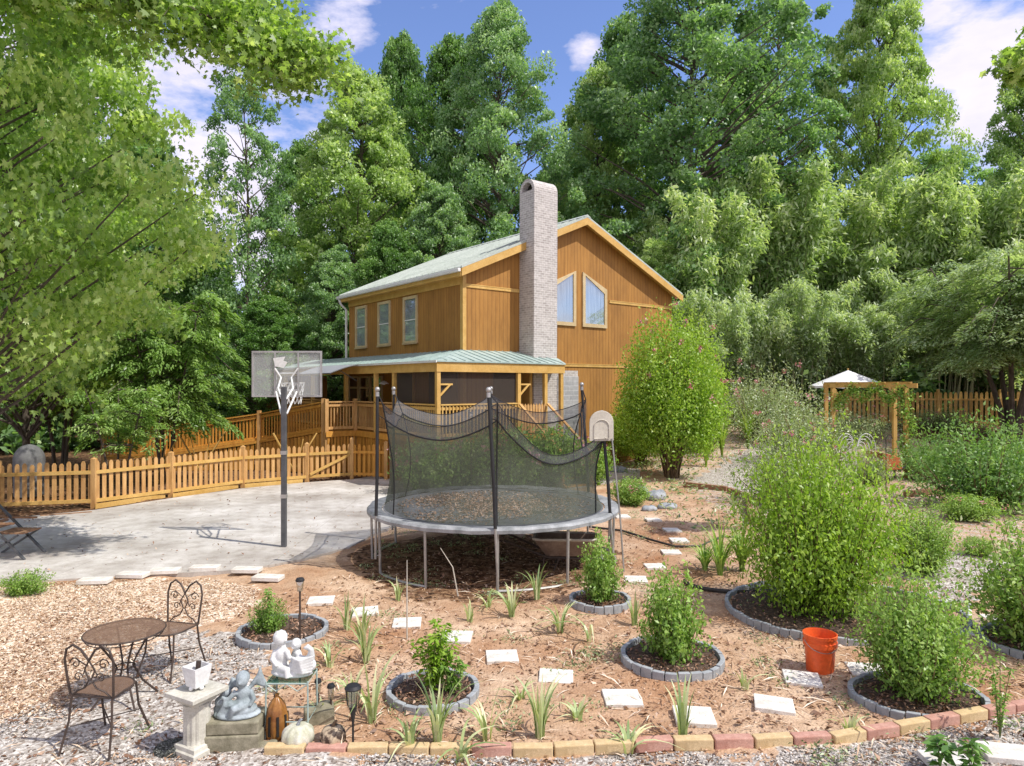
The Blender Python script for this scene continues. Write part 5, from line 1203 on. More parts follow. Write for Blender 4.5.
def gourd(px, py_base, Y_, r, hgt_, mat, label, name='gourd', lobes=10):
    x, y = PX(px, Y_), Y_; g = empty(name, (x, y, 0), label, 'gourd')
    prof = [(.35 * r, 0)] + [(r * math.cos(a) ** .8 if math.cos(a) > 0 else .01, hgt_ / 2 + hgt_ / 2 * math.sin(a)) for a in np.linspace(-1.2, 1.35, 12)] + [(.06 * r, hgt_ * .95)]
    mb = MB(); mb.lathe(prof, (0, 0, 0), 60, lobes=lobes, amp=.05); mb.build('body', mat, g, smooth=True)
    mb = MB(); mb.tube([(0, 0, hgt_ * .93), (.01, 0, hgt_ + .02), (.03, 0, hgt_ + .04)], [.018, .012, .01], 6); mb.build('stalk', MT['rock'] if lobes == 10 else MT['stem'], g, smooth=True); return g
gourd(298, 748, 5.72, .13, .19, MT['gourd'], 'white ribbed ceramic pumpkin on the ground under the plant stand')
gourd(333, 750, 5.72, .105, .18, MT['gourd_b'], 'mottled brown and cream pumpkin beside the torch light', lobes=9)
x, y = PX(277, 5.85), 5.85; cl = empty('ceramic_lantern', (x, y, 0), 'tall glossy brown ribbed ceramic lantern right of the angel', 'lantern')
mb = MB(); mb.lathe([(.07, 0), (.085, .02), (.095, .10), (.09, .20), (.07, .29), (.035, .34), (.015, .36), (.018, .38), (.005, .39)], (0, 0, 0), 48, lobes=8, amp=.05); mb.build('body', MT['ceramic'], cl, smooth=True)
mb = MB()
for k in range(8): a = 2 * PI * (k + .5) / 8; mb.bar((.093 * math.cos(a), .093 * math.sin(a), .06), (.088 * math.cos(a), .088 * math.sin(a), .22), .02, .012, up=(math.cos(a), math.sin(a), 0))
mb.build('opening', MT['dark'], cl)
x, y = PX(319, 6.1), 6.1; mb = MB(); mb.box(-.13, .13, -.09, .09, 0, .16); mb.ball((.05, 0, .16), (.08, .07, .04)); tag(fused(mb, 'concrete_block', MT['moss'], None, .012, loc=(x, y, 0), rz=.3), 'mossy grey concrete block behind the two pumpkins', 'block')
x, y = PX(262, 5.72), 5.70; mb = MB(); mb.ball((0, 0, .02), (.09, .05, .035)); mb.ball((.07, .02, .03), (.05, .04, .03)); tag(fused(mb, 'stone', MT['mossblock'], None, .01, loc=(x + .02, y, 0)), 'flat brown stone at the left end of the brick border', 'stone')

def solar(px, Y_, top_py, label, r=.035, torch=False):
    x, y = PX(px, Y_), Y_; z = PZ(top_py, Y_); g = empty('solar_light', (x, y, 0), label, 'garden light', 'solar garden lights')
    hh = .13 if not torch else .17
    mb = MB()
    if torch: mb.tube([(0, 0, -.05), (0, 0, z - hh - .13)], .009, 7); mb.lathe([(.010, z - hh - .14), (.02, z - hh - .07), (.036, z - hh)], (0, 0, 0), 14)
    else: mb.tube([(0, 0, -.05), (0, 0, z - hh)], .010, 7)
    mb.build('stake', MT['black' if torch else 'iron'], g, smooth=True)
    mb = MB(); mb.lathe([(r * .75, z - hh + .002), (r, z - .035), (r * .95, z - .032)], (0, 0, 0), 16); mb.build('lens', MT['lamp_glass'], g, smooth=True)
    mb = MB(); mb.lathe([(r * 1.15, z - .03), (r * 1.2, z - .022), (r * .9, z), (.008, z + .002)], (0, 0, 0), 18)
    if torch:
        for k in range(8): a = 2 * PI * k / 8; mb.tube([(r * .8 * math.cos(a), r * .8 * math.sin(a), z - hh), (r * 1.1 * math.cos(a), r * 1.1 * math.sin(a), z - .03)], .003, 4)
    mb.build('cap', MT['black'], g, smooth=True)
solar(300, 6.9, 578, 'tallest solar stake light rising behind the white cherubs', .038)
solar(275, 6.35, 680, 'solar stake light between the angel and the plant stand', .028)
solar(318, 6.2, 679, 'solar stake light just right of the plant stand', .028)
solar(331, 6.1, 684, 'solar stake light above the mottled pumpkin', .03)
solar(353, 5.68, 685, 'black torch-shaped solar light right of the pumpkins', .058, True)
solar(471, 15.2, 412, 'pale slim stake light seen through the trampoline net', .045)

# V shaped trellises before the ramp
for px, py, Yc, sc, lab in ((200, 448, 21.3, 1.0, 'pale wooden V-shaped trellis in front of the ramp, left one'), (158, 445, 20.8, .75, 'pale wooden V-shaped trellis in front of the ramp, smaller one above the fence'), (294, 436, 21.3, .9, 'pale wooden V-shaped trellis behind the basketball post')):
    g = empty('plant_trellis', (PX(px, Yc), Yc, .95), lab, 'trellis', 'wooden trellises along the ramp'); mb = MB()
    for s in (-1, 1): mb.bar((0, 0, -.6), (s * .75 * sc, .1, .62 * sc), .035, .05, up=(0, 1, 0)); mb.bar((s * .1, 0, -.5), (s * .30 * sc, 0.05, .42 * sc), .02, .03, up=(0, 1, 0))
    mb.build('arms', MT['trim'], g); mb = MB(); mb.box(-.03, .03, -.03, .03, -1.0, -.5); mb.build('stake', MT['trim'], g)

# rocks, timbers, red brick kerb
def rock(px, py, r, label, seed, name='boulder'):
    rg_ = random.Random(seed); x, y = P(px, py); mb = MB()
    for k in range(6): mb.ball((rg_.uniform(-.5, .5) * r, rg_.uniform(-.4, .4) * r, r * .15), (r * rg_.uniform(.4, .7), r * rg_.uniform(.4, .6), r * rg_.uniform(.25, .45)), rot=R3('Z', rg_.uniform(0, 3)))
    o = mb.build(name, MT['rock'], None, smooth=False, loc=(x, y, height(x, y)))
    rm = o.modifiers.new('r', 'REMESH'); rm.mode = 'VOXEL'; rm.voxel_size = max(.03, r / 14)
    tx_ = bpy.data.textures.get('rough') or bpy.data.textures.new('rough', 'CLOUDS'); tx_.noise_scale = .25
    dm = o.modifiers.new('d', 'DISPLACE'); dm.texture = tx_; dm.strength = r * .25; dm.texture_coords = 'LOCAL'
    tag(o, label, 'rock', 'rocks beside the tall round shrub'); return o
rock(634, 492, .42, 'blue-grey boulder right of the toy backboard', 1); rock(655, 498, .38, 'flat blue-grey boulder at the foot of the tall round shrub', 2); rock(618, 472, .36, 'small blue-grey boulder behind the trampoline pole', 3)
rock(648, 510, .22, 'smallest grey rock beside the low leafy plant', 4); rock(668, 508, .25, 'grey rock at the left of the bare soil strip', 5)
def timber(a, b, label, wd=.12, h=.16, mat='timber'):
    pa, pb = P(*a), P(*b); mb = MB(); mb.bar((*pa, h / 2), (*pb, h / 2), wd, h); tag(mb.build('landscape_timber', MT[mat], None, bevel=.012), label, 'timber')
timber((684, 487), (727, 492), 'brown landscape timber edging the gravel path, left length'); timber((729, 493), (748, 500), 'brown landscape timber edging the gravel path, end piece')
timber((747, 502), (752, 525), 'short timber running toward the camera at the corner of the path')
timber((40, 517), (92, 513), 'loose reddish board on the court below the picket fence', .10, .04)
kb = pp([(690, 470), (722, 468), (755, 460), (775, 451), (800, 447)]); mb = MB()
for i in range(len(kb) - 1): mb.bar((*kb[i], .05), (*kb[i + 1], .05), .12, .12)
tag(mb.build('brick_kerb', MT['brick_r'], None, bevel=.01), 'low curved red brick kerb behind the pale gravel path', 'kerb')
# raised bed edge at the back right
timber((905, 497), (958, 491), 'weathered board edging the planted bank behind the large shrub')
x, y = P(1000, 612)
mb = MB(); q = [(.0, 0), (.35, .25), (.5, .6)]; mb.tube([(PX(948, 9.3), 9.5, .03), (PX(972, 9.4), 9.45, .03), (PX(975, 8.7), 8.8, .03)], .025, 6); tag(mb.build('garden_edging', MT['white'], None), 'pale strip of edging bent at a corner in the right bed', 'edging')

# shepherd hook ornament in the back garden
g = empty('garden_ornament', (PX(856, 19.5), 19.5, 0), 'white wire garden ornament with rounded wings rising above the shrubs', 'ornament')
mb = MB()
for s in (-1, 1):
    for k in range(5): R_ = .10 + .05 * k; mb.tube([(s * (.02 + R_ * (1 - math.cos(a)) * .9), 0, 1.15 + R_ * math.sin(a) * 1.6) for a in np.linspace(0, PI, 12)], .008, 4)
mb.build('wings', MT['white'], g); mb = MB(); mb.tube([(0, 0, 0), (0, 0, 1.2)], .012, 6); mb.build('stake', MT['white'], g)
g = empty('shepherd_hook', (PX(886, 19.0), 19.0, 0), 'black metal shepherd hook between the shrubs and the arbor', 'garden hook')
mb = MB(); mb.tube([(0, 0, 0), (0, 0, 1.5), (.05, 0, 1.62), (.14, 0, 1.62), (.18, 0, 1.52)], .012, 6); mb.build('rod', MT['black'], g)
mb = MB(); mb.tube([(0, 0, 1.0), (-.1, 0, 1.08), (-.16, 0, 1.0)], .01, 5); mb.build('side_hook', MT['black'], g)
# ------------------------------------------------------------------ woods
def th(root, px, py_top, Y, halfpx, label, group='trees of the surrounding wood', cat='tree', z=None, rz=0.0):
    x = PX(px, Y); z0 = height(x, Y) if z is None else z
    H = PZ(py_top, Y) - z0; hw = halfpx / F * Y
    return place(root, x, Y, label, cat, group, sx=hw / root['r'], sz=H / root['h'], rz=rz, z=z0)
tall = lambda h: (0.60 + 0.42 * math.sin(PI * min(1, h * 1.0) ** .8)) * math.sqrt(max(.04, 1 - (max(0, h - .55) / .47) ** 2))
cone = lambda h: max(.08, (1 - h) ** .75 * 1.05) * min(1, .5 + h * 4)
T1 = gen_tree('poplar_tree', 1, 24, 5.2, LF['poplar'], 360, 240, .20, .95, .12, tall, .34, flat=.5, inner=.25)
T2 = gen_tree('oak_tree', 2, 22, 6.0, LF['oak'], 430, 240, .22, 1.0, .12, tall, .38, flat=.45, inner=.25)
T3 = gen_tree('light_green_tree', 3, 18, 4.8, LF['bright'], 340, 240, .20, .85, .12, tall, .28, flat=.5, inner=.25)
T4 = gen_tree('slender_tree', 4, 20, 3.9, LF['poplar'], 150, 130, .22, .8, .20, tall, .22, flat=.5, inner=.25)
T5 = gen_tree('broadleaf_tree', 5, 20, 5.6, LF['deep'], 400, 240, .22, .95, .06, tall, .34, flat=.5, inner=.25)
R_ = random.Random(21)
far = [  # px, top, Y, halfwidth, type, label
 (500, 2, 40, 66, T1, 'tall poplar rising behind the left slope of the roof'),
 (455, 40, 44, 60, T5, 'dark broadleaf tree left of the tall poplar behind the house'),
 (690, -70, 42, 100, T1, 'huge dark tree towering over the right half of the gable'),
 (600, 78, 48, 48, T3, 'bushy tree filling the gap right of the brick chimney'),
 (790, -40, 50, 70, T4, 'tall tree with open crown right of the huge dark tree'),
 (870, -20, 46, 62, T3, 'yellow-green tree reaching into the sky at upper right'),
 (350, 78, 38, 74, T3, 'light yellow-green tree left of the house roof'),
 (395, 40, 52, 52, T5, 'dark tree behind the light yellow-green one'),
 (248, 52, 34, 50, T4, 'slender straight tree with open crown and sky gaps beside it'),
 (300, 150, 50, 50, T5, 'low dark tree in the gap behind the slender tree'),
 (130, 130, 44, 80, T2, 'dark tree far behind the overhanging branches at left'),
 (40, 60, 36, 80, T5, 'dark tree at the far left behind the fence'),
 (-40, 20, 30, 90, T2, 'dark tree at the left border of the picture'),
 (560, 150, 56, 46, T2, 'mid-height dark tree directly behind the chimney top'),
 (635, 20, 56, 60, T5, 'dark crown between the poplar and the huge tree'),
 (740, 60, 54, 60, T5, 'deep green crown above the bamboo at centre right'),
 (950, 150, 60, 60, T1, 'distant crown behind the bamboo at upper right'),
 (1040, 60, 50, 56, T3, 'yellow-green tree leaning in from the right border'),
 (210, 235, 40, 52, T5, 'rounded tree below the sky gap at left'),
 (440, 190, 36, 46, T2, 'small dark tree just above the porch roof end'),
 (395, 225, 34, 42, T5, 'low tree touching the left end of the house roof'),
 (655, 245, 38, 40, T3, 'soft light green tree behind the right eave'),
 (330, 250, 33, 44, T2, 'dark low tree behind the basketball backboard'),
 (265, 300, 31, 44, T5, 'lowest dark tree behind the ramp'),
 (710, 180, 44, 56, T5, 'dark tree behind the bamboo beside the house'),
 (1000, 200, 50, 70, T5, 'dark tree behind the bamboo at right'),
]
for i, (px, tp, Y, hw, T, l) in enumerate(far): th(T, px, tp, Y, hw, l, rz=R_.uniform(0, 6.28))

# bamboo grove
B1 = gen_bamboo('bamboo_clump', 11, 11, 3.6, LF['bamboo'], 42, 620, .30)
B2 = gen_bamboo('bamboo_clump', 12, 9, 3.4, LF['grey'], 40, 600, .26, 1.2)
bam = [(700, 150, 38, 62, B1, 'tall bamboo clump beside the right end of the house'), (770, 120, 40, 70, B1, 'tall bamboo clump with plumes reaching the sky'), (835, 118, 41, 70, B1, 'highest bamboo plumes right of centre'), (905, 135, 40, 70, B1, 'bamboo clump under the cloud at right'), (975, 120, 38, 70, B1, 'bamboo clump near the right border, back row'), (1050, 110, 36, 70, B1, 'bamboo clump cut by the right border'),
       (665, 250, 36, 42, B2, 'greyish bamboo clump just behind the gable corner'), (735, 232, 35, 52, B2, 'front bamboo clump above the flowering shrubs'), (800, 240, 35.5, 54, B2, 'front bamboo clump left of the umbrella'), (872, 250, 36, 52, B2, 'front bamboo clump right above the umbrella'), (940, 215, 36, 62, B2, 'front bamboo clump over the far fence'), (1010, 200, 35, 62, B2, 'front bamboo clump over the right end of the far fence'),
       (690, 305, 33.5, 40, B2, 'lowest bamboo clump behind the round shrub')]
for px, tp, Y, hw, T, l in bam: th(T, px, tp, Y, hw, l, 'bamboo clumps of the grove', 'bamboo', rz=R_.uniform(0, 6.28))
G1 = gen_frond_tree('feathery_tree', 13, 7.0, 4.6, LF['grey'], 340, 190, .16, 5, .50, .45)
th(G1, 1012, 240, 28.5, 145, 'low feathery grey-green tree spreading over the right fence', None)
G2 = gen_frond_tree('mimosa_tree', 14, 5.5, 3.2, LF['fern'], 220, 190, .16, 3, .45, .35, tr=.07)
th(G2, 165, 275, 21.0, 92, 'feathery light green tree drooping over the fence at left', None)
th(G2, 60, 250, 24.0, 95, 'second feathery tree half hidden behind the overhanging leaves', None, rz=2.0)

# dark underwood filling the foot of the wood: one uncountable mass
rng = np.random.default_rng(77); n = 90000
segs = [(-34, 30, -16, 33, 6.0), (-16, 33, -5, 37, 6.5), (-5, 37, 9, 41, 7), (9, 38, 19, 37, 4.5), (19, 37, 36, 34, 5.5)]
Cs = []
for x0, y0, x1, y1, h in segs:
    L = math.hypot(x1 - x0, y1 - y0); k = int(n * L / 75); f = rng.uniform(0, 1, k); z = rng.uniform(0, 1, k) ** .8 * h * (0.7 + .3 * np.sin(f * L * .9) * np.cos(f * L * .37 + 1))
    lump = 1.4 * np.sin(f * L * 1.3 + z) + rng.normal(size=k) * .8
    Cs.append(np.stack([x0 + (x1 - x0) * f, y0 + (y1 - y0) * f + lump, z], 1))
C = np.concatenate(Cs); tone = .30 + .06 * C[:, 2] * .3 + rng.normal(size=len(C)) * .14
tag(quads('underwood', rnd_leaves(rng, C, .34, .6, .3), tone, LF['oak']), 'dark tangled undergrowth along the foot of the wood', 'undergrowth', kind='stuff')
# far wood backdrop
Cs = []; n = 70000; a = rng.uniform(-1.05, 1.05, n); rad = 66 + rng.normal(size=n) * 2.5; hmax = 15 + 5 * np.sin(a * 9) + 3 * np.sin(a * 23) - 8 * np.exp(-((a + .40) / .10) ** 2); z = rng.uniform(0, 1, n) * hmax
C = np.stack([rad * np.sin(a), rad * np.cos(a), z], 1)
tag(quads('distant_wood', rnd_leaves(rng, C, 1.0, .65, .3), .38 + .02 * z + rng.normal(size=n) * .15, LF['poplar']), 'far wall of woodland behind all the single trees', 'woods', kind='stuff')

# near overhanging maple at left
M1 = gen_tree('maple_tree', 6, 9.0, 4.2, LF['maple'], 440, 210, .09, .66, .27, lambda h: .95 - .5 * max(0, h - .6) - .35 * max(0, .25 - h) * 4 * .5, .13, flat=.42, aspect=.95, droop=.45, inner=.4, limb_every=3, lobed=True)
th(M1, -75, -130, 12.5, 225, 'big near tree with broad leaves overhanging the court from the left', None, rz=.6)
th(M1, 15, 150, 22.0, 130, 'second broad-leaved tree behind the left end of the fence', None, rz=2.4)
# boughs reaching in at the top
def bough(name, pts, seed, n, leaf, spread, label, mat='maple'):
    rng = np.random.default_rng(seed); rr_ = random.Random(seed); root = empty(name, pts[0], label, 'tree branch'); o = Vector(pts[0]); P_ = [Vector(p) - o for p in pts]
    mb = MB(); mb.tube(P_, [.07 * (1 - .85 * i / (len(P_) - 1)) for i in range(len(P_))], 6, cap=False); Cs = []
    for k in range(int(n / 120)):
        f = .15 + .85 * rr_.random(); g = f * (len(P_) - 1); i = min(len(P_) - 2, int(g)); p = P_[i].lerp(P_[i + 1], g - i)
        e = p + Vector((rr_.uniform(-1, 1), rr_.uniform(-1, 1), rr_.uniform(-.75, .35))) * spread
        mb.tube([p, p.lerp(e, .5) + Vector((0, 0, .08)), e], [.018, .010, .004], 4, cap=False)
        t_ = rng.uniform(.2, 1, (120, 1)); c = np.array(p) * (1 - t_) + np.array(e) * t_ + rng.normal(size=(120, 3)) * spread * .17; Cs.append(c)
    C = np.concatenate(Cs); mb.build('branch', MT['bark'], root, smooth=True)
    quads('foliage', lobe(rnd_leaves(rng, C, leaf, .95, .5)), .5 + rng.normal(size=len(C)) * .2, LF[mat], root, n=12)
bough('overhanging_bough', [(PX(-150, 9), 9, PZ(-60, 9)), (PX(60, 9.5), 9.5, PZ(-30, 9.5)), (PX(170, 10), 10, PZ(0, 10)), (PX(270, 10.5), 10.5, PZ(45, 10.5)), (PX(315, 10.7), 10.7, PZ(62, 10.7))], 1, 9500, .095, .85, 'leafy bough hanging into the top left of the sky')
bough('overhanging_bough', [(PX(60, 11), 11, PZ(-90, 11)), (PX(150, 11), 11, PZ(-50, 11)), (PX(225, 11), 11, PZ(-15, 11)), (PX(262, 11), 11, PZ(25, 11))], 2, 8500, .095, 1.0, 'yellow-green bough hanging at the top beside the slender tree', 'maple')
bough('overhanging_bough', [(PX(1120, 12), 12, PZ(10, 12)), (PX(1060, 12), 12, PZ(40, 12)), (PX(1022, 12), 12, PZ(62, 12))], 3, 2400, .13, .6, 'small bough entering at the upper right corner', 'maple')

# sapling with forked trunk behind the fence
S1 = gen_frond_tree('forked_sapling', 16, 3.4, 1.5, LF['fern'], 80, 80, .12, 3, .25, .5, tr=.045)
th(S1, 118, 372, 18.0, 56, 'small forked tree right behind the picket fence', None)

# ------------------------------------------------------------------ shrubs
def shrub(root, px, py, top, halfpx, label, rz=0., cat='shrub', group='garden shrubs'):
    x, y = P(px, py); H = PZ(top, y); hw = halfpx / F * y
    return place(root, x, y, label, cat, group, sx=hw / root['r'], sz=H / root['h'], rz=rz)
A1 = gen_shrub('leafy_shrub', 31, 1.9, 1.15, LF['lime'], 24000, .068, 60, .45, .7, .42)
shrub(A1, 818, 614, 440, 68, 'largest near shrub, lime green with many upright stems, behind the orange bucket')
A2 = gen_shrub('crepe_myrtle', 32, 4.6, 1.7, LF['lime'], 32000, .10, 40, .5, .5, .15, flowers=26)
shrub(A2, 672, 478, 312, 50, 'tall rounded bright green shrub against the gable wall')
shrub(A2, 640, 466, 398, 30, 'lower green shrub tucked left of the tall rounded one', 2.0)
A3 = gen_shrub('leafy_shrub', 33, 1.35, .60, LF['shrub'], 12500, .056, 40, .5, .75, .5)
shrub(A3, 914, 698, 572, 46, 'open green shrub in the front ring bed at lower right')
shrub(A3, 1045, 650, 520, 56, 'dense shrub cut off by the right border, front row', 1.2)
shrub(A3, 922, 572, 508, 28, 'slim twiggy shrub just behind the front right shrub', 2.4)
A4 = gen_shrub('leafy_shrub', 34, 1.0, .40, LF['shrub'], 5200, .062, 30, .5, .8, .42, topr=.85)
shrub(A4, 672, 664, 574, 29, 'rounded young green shrub in its own ring bed')
shrub(A4, 601, 606, 540, 19, 'slender young shrub in the smallest ring bed', 1.5)
A5 = gen_shrub('dark_shrub', 35, 1.5, 1.2, LF['deep'], 12000, .085, 40, .4, .75, .6)
shrub(A5, 985, 508, 424, 58, 'dark green spreading shrub before the far fence at right')
shrub(A5, 1055, 500, 430, 46, 'dark green shrub at the right border below the fence', 2.2)
shrub(A5, 928, 480, 440, 26, 'small dark shrub left of the spreading one', 3.3)
A6 = gen_shrub('butterfly_bush', 36, 2.0, 1.5, LF['silver'], 12000, .095, 60, .36, .85, .62, base=.3, flowers=14)
for px, py, tp, hw, l, rz in ((768, 458, 392, 40, 'silvery flowering bush left of the umbrella', 0), (806, 470, 412, 44, 'sprawling silvery bush in front of the arbor', 1.1), (735, 446, 398, 28, 'silvery bush right of the tall rounded shrub', 2.0), (850, 458, 430, 32, 'grey-green bush under the arbor beam', 3.0), (700, 462, 400, 24, 'thin upright bush beside the brick kerb', 4.0), (790, 505, 440, 44, 'pale leafy bush just behind the largest near shrub', 5.0), (940, 452, 432, 26, 'silvery low bush between arbor and fence', 2.6), (868, 484, 450, 20, 'small airy bush beside the arbor post', .8)):
    shrub(A6, px, py, tp, hw, l, rz)
# flower bed filling behind the trampoline
A7 = gen_shrub('perennial_clump', 37, .9, .6, LF['shrub'], 7000, .07, 20, .4, .7, .3, flowers=8)
for px, py, tp, hw, l, rz in ((548, 487, 428, 34, 'leafy perennials at the foot of the porch steps', 0), (588, 484, 440, 24, 'leafy perennials right of the porch steps', 1), (508, 490, 428, 34, 'leafy perennials behind the trampoline net, middle', 2), (472, 491, 436, 30, 'leafy perennials behind the trampoline net, left', 3), (430, 493, 440, 34, 'leafy perennials near the deck behind the net', 4), (630, 505, 478, 18, 'low bright plant beside the grey rocks', 5),
                              (1005, 480, 452, 22, 'low yellowish plant at the right below the fence', 1.5), (968, 520, 495, 24, 'low pale green plant on the right bank', 2.5), (978, 556, 538, 14, 'small yellow-green tuft on the grey mulch at right', .5)):
    shrub(A7, px, py, tp, hw, l, rz, 'plant', 'low leafy plants')
A8 = gen_shrub('fern_clump', 38, .5, .36, LF['shrub'], 3500, .05, 16, .35, .8, .3)
shrub(A8, 24, 594, 570, 20, 'small fern-like plant at the left edge of the wood chips', 0, 'plant', 'low leafy plants')
shrub(A8, 268, 636, 598, 16, 'low leafy plant inside the small ring bed', 1, 'plant', 'low leafy plants')

# leggy young plants
def leggy(px, py, top, label, seed, n=7, leaf=.09, mat='lime', spread=.18, name='young_plant'):
    x, y = P(px, py); H = PZ(top, y); rng = np.random.default_rng(seed); rr_ = random.Random(seed); g = empty(name, (x, y, height(x, y) + .03), label, 'plant'); mb = MB(); Cs = []; Ds = []
    for i in range(n):
        a = rr_.uniform(0, 2 * PI); h = H * rr_.uniform(.45, 1.0); e = Vector((math.cos(a) * spread * rr_.uniform(.2, 1), math.sin(a) * spread * rr_.uniform(.2, 1), h)); q = e * .5 + Vector((0, 0, .06))
        mb.tube([(0, 0, 0), q, e], [.006, .004, .002], 5, cap=False); m_ = int(h / .012); t_ = rng.uniform(.15, 1, m_)[:, None]; az = rng.uniform(0, 2 * PI, m_)
        c = 2 * t_ * (1 - t_) * np.array(q) + t_ ** 2 * np.array(e); off = np.stack([np.cos(az), np.sin(az), .1 + 0 * az], 1); Cs.append(c + off * leaf * .55); Ds.append(off + rng.normal(size=(m_, 3)) * .25 - np.array([[0, 0, .3]]))
    C = np.concatenate(Cs); D = np.concatenate(Ds); k = len(C); Nn = rng.normal(size=(k, 3)) * .3; Nn[:, 2] += 1; L = leaf * rng.uniform(.6, 1.2, k)
    quads('foliage', leafquads(C, D, Nn, L, L * .42, .08), .5 + rng.normal(size=k) * .2, LF[mat], g); mb.build('stem', MT['gstem'], g, smooth=True)
leggy(432, 697, 622, 'leggy plant with yellow-green leaves in the ring bed left of centre', 1, 15, .085, 'lime', .26)
leggy(452, 700, 655, 'second shorter stem group beside the leggy yellow-green plant', 2, 7, .08, 'shrub', .2)
leggy(1000, 740, 640, 'thin weed with sparse leaves growing at the lower right corner', 3, 5, .05, 'shrub', .16, 'weed')
leggy(940, 775, 728, 'glossy-leaved sprig at the bottom right of the picture', 4, 4, .11, 'deep', .10, 'weed')
leggy(970, 782, 740, 'second glossy sprig right beside the first', 5, 3, .10, 'deep', .10, 'weed')
leggy(268, 640, 586, 'single taller stem rising from the small ring bed', 6, 3, .06, 'shrub', .08)

# strap-leaved tufts
def tuft(px, py, top, label, seed, n=9, curl=.5, wd=.028, mat='iris', group='strap-leaved iris tufts'):
    x, y = P(px, py); H = max(.22, PZ(top, y) * 1.5); rr_ = random.Random(seed); V = []; T = []; n = int(n * 1.9) if mat == 'iris' else n; curl = curl + .35 if mat == 'iris' else curl; wd = min(wd, .016)
    for i in range(n):
        a = rr_.uniform(0, 2 * PI); ln = H * rr_.uniform(.55, 1.05); out_ = rr_.uniform(.05, .5) * curl * 1.6; d = Vector((math.cos(a), math.sin(a), 0)); s = Vector((-d.y, d.x, 0)); K = 6; pts = []; tn = rr_.uniform(.15, 1)
        s = (s + Vector((rr_.uniform(-.5, .5), rr_.uniform(-.5, .5), 0))).normalized()
        for k in range(K + 1): t_ = k / K; pts.append(d * (.03 + ln * out_ * t_ ** 2.2) + Vector((0, 0, ln * (t_ - .55 * out_ * t_ ** 3.2))))
        for k in range(K):
            w0 = wd * (1 - .25 * k / K) * (1 if k else .8) * (1 - (k / K) ** 4); w1 = wd * (1 - .25 * (k + 1) / K) * (1 - ((k + 1) / K) ** 4)
            V.append([pts[k] - s * w0, pts[k] + s * w0, pts[k + 1] + s * max(w1, .001), pts[k + 1] - s * max(w1, .001)]); T.append(tn)
    V = np.array([[list(p) for p in q] for q in V]); root = quads('iris_tuft' if mat == 'iris' else 'grass_clump', V, np.array(T), LF[mat]); root.location = (x, y, height(x, y) - .01)
    tag(root, label, 'plant', group)
TU = [(347, 632, 600, 'thin tuft left of the second path stone', 7, .3), (362, 645, 612, 'tall narrow tuft between two path stones', 9, .3), (366, 662, 628, 'pale-tipped tuft left of the leggy plant', 9, .5), (372, 724, 668, 'tall pale bent tuft right of the torch light', 7, .9), (437, 745, 688, 'thick upright tuft in front of the left-centre ring bed', 12, .5),
      (487, 740, 700, 'wispy tuft left of the centre one near the bricks', 6, .9), (540, 738, 690, 'dense upright tuft at bottom centre', 13, .25), (560, 632, 603, 'tuft with drooping yellow blades right of centre', 9, 1.0), (512, 618, 586, 'bent tuft at the front edge of the trampoline shade', 8, .9), (488, 608, 590, 'small curled tuft below the front trampoline leg', 6, 1.2),
      (470, 622, 606, 'short tuft left of the curled one', 6, .5), (537, 600, 568, 'upright thin tuft beside the wheelbarrow', 5, .4), (634, 625, 600, 'short upright tuft right of the smallest ring bed', 8, .25), (628, 752, 726, 'splayed pale tuft at the brick border right of centre', 9, 1.6), (683, 738, 690, 'narrow upright tuft over the right-hand stepping stone', 6, .3),
      (410, 752, 722, 'low tuft against the bricks left of centre', 7, 1.2), (352, 700, 672, 'green tuft beside the torch light', 6, .6), (322, 722, 700, 'small green tuft behind the pumpkins', 7, .6), (590, 640, 606, 'dry arching blade alone in the soil', 3, 1.5), (1005, 560, 540, 'tuft on the right bank', 7, .8),
      (460, 760, 728, 'long blades leaning over the bricks', 4, 1.6), (398, 600, 580, 'small tuft under the left rim of the trampoline', 5, .9), (655, 610, 590, 'low tuft between the two right-hand ring beds and the side path', 6, .8), (578, 720, 700, 'low pale tuft between the two front stones', 6, 1.3), (745, 690, 672, 'sparse tuft left of the orange bucket', 5, 1.1), (520, 700, 682, 'yellowed low tuft behind the bottom-centre tuft', 6, 1.4), (330, 668, 648, 'short tuft right of the white cherubs', 6, .8), (850, 735, 716, 'small green tuft behind the bricks left of the front shrub', 6, .9), (735, 515, 490, 'thin grassy tuft at the timber corner', 6, .4)]
for i, (a, b, c, l, n_, cu) in enumerate(TU): tuft(a, b, c, l, 50 + i, n_, cu)
for i, (a, b, c, l) in enumerate(((720, 576, 528, 'arching grassy clump, left half, beside the large shrub'), (742, 572, 530, 'arching grassy clump, right half, beside the large shrub'), (705, 570, 545, 'smaller grassy clump near the side path'))): tuft(a, b, c, l, 90 + i, 55, 1.1, .016, 'shrub', 'arching grass clumps')
# stalks by the trampoline
for px, py, tp, lean, l in ((458, 596, 548, -.25, 'bare pale stalk leaning in front of the trampoline'), (407, 640, 560, .0, 'thin upright stem left of the trampoline front leg')):
    x, y = P(px, py); H = PZ(tp, y); mb = MB(); mb.tube([(0, 0, 0), (lean * .3, 0, H * .6), (lean, 0, H)], [.010, .008, .004], 6); tag(mb.build('dry_stalk', MT['beige'], None, smooth=True, loc=(x, y, 0)), l, 'plant stalk')
x, y = P(172, 750); rng = np.random.default_rng(4); k = 2500; p = unit(rng.normal(size=(k, 3))) * np.array([.14, .11, .07]); p[:, 2] = np.abs(p[:, 2]); o = quads('cushion_plant', rnd_leaves(rng, p, .022, .4), rng.uniform(0, 1, k), LF['gravelclump']); o.location = (x, y, .0); tag(o, 'low grey cushion plant left of the pedestal', 'plant')
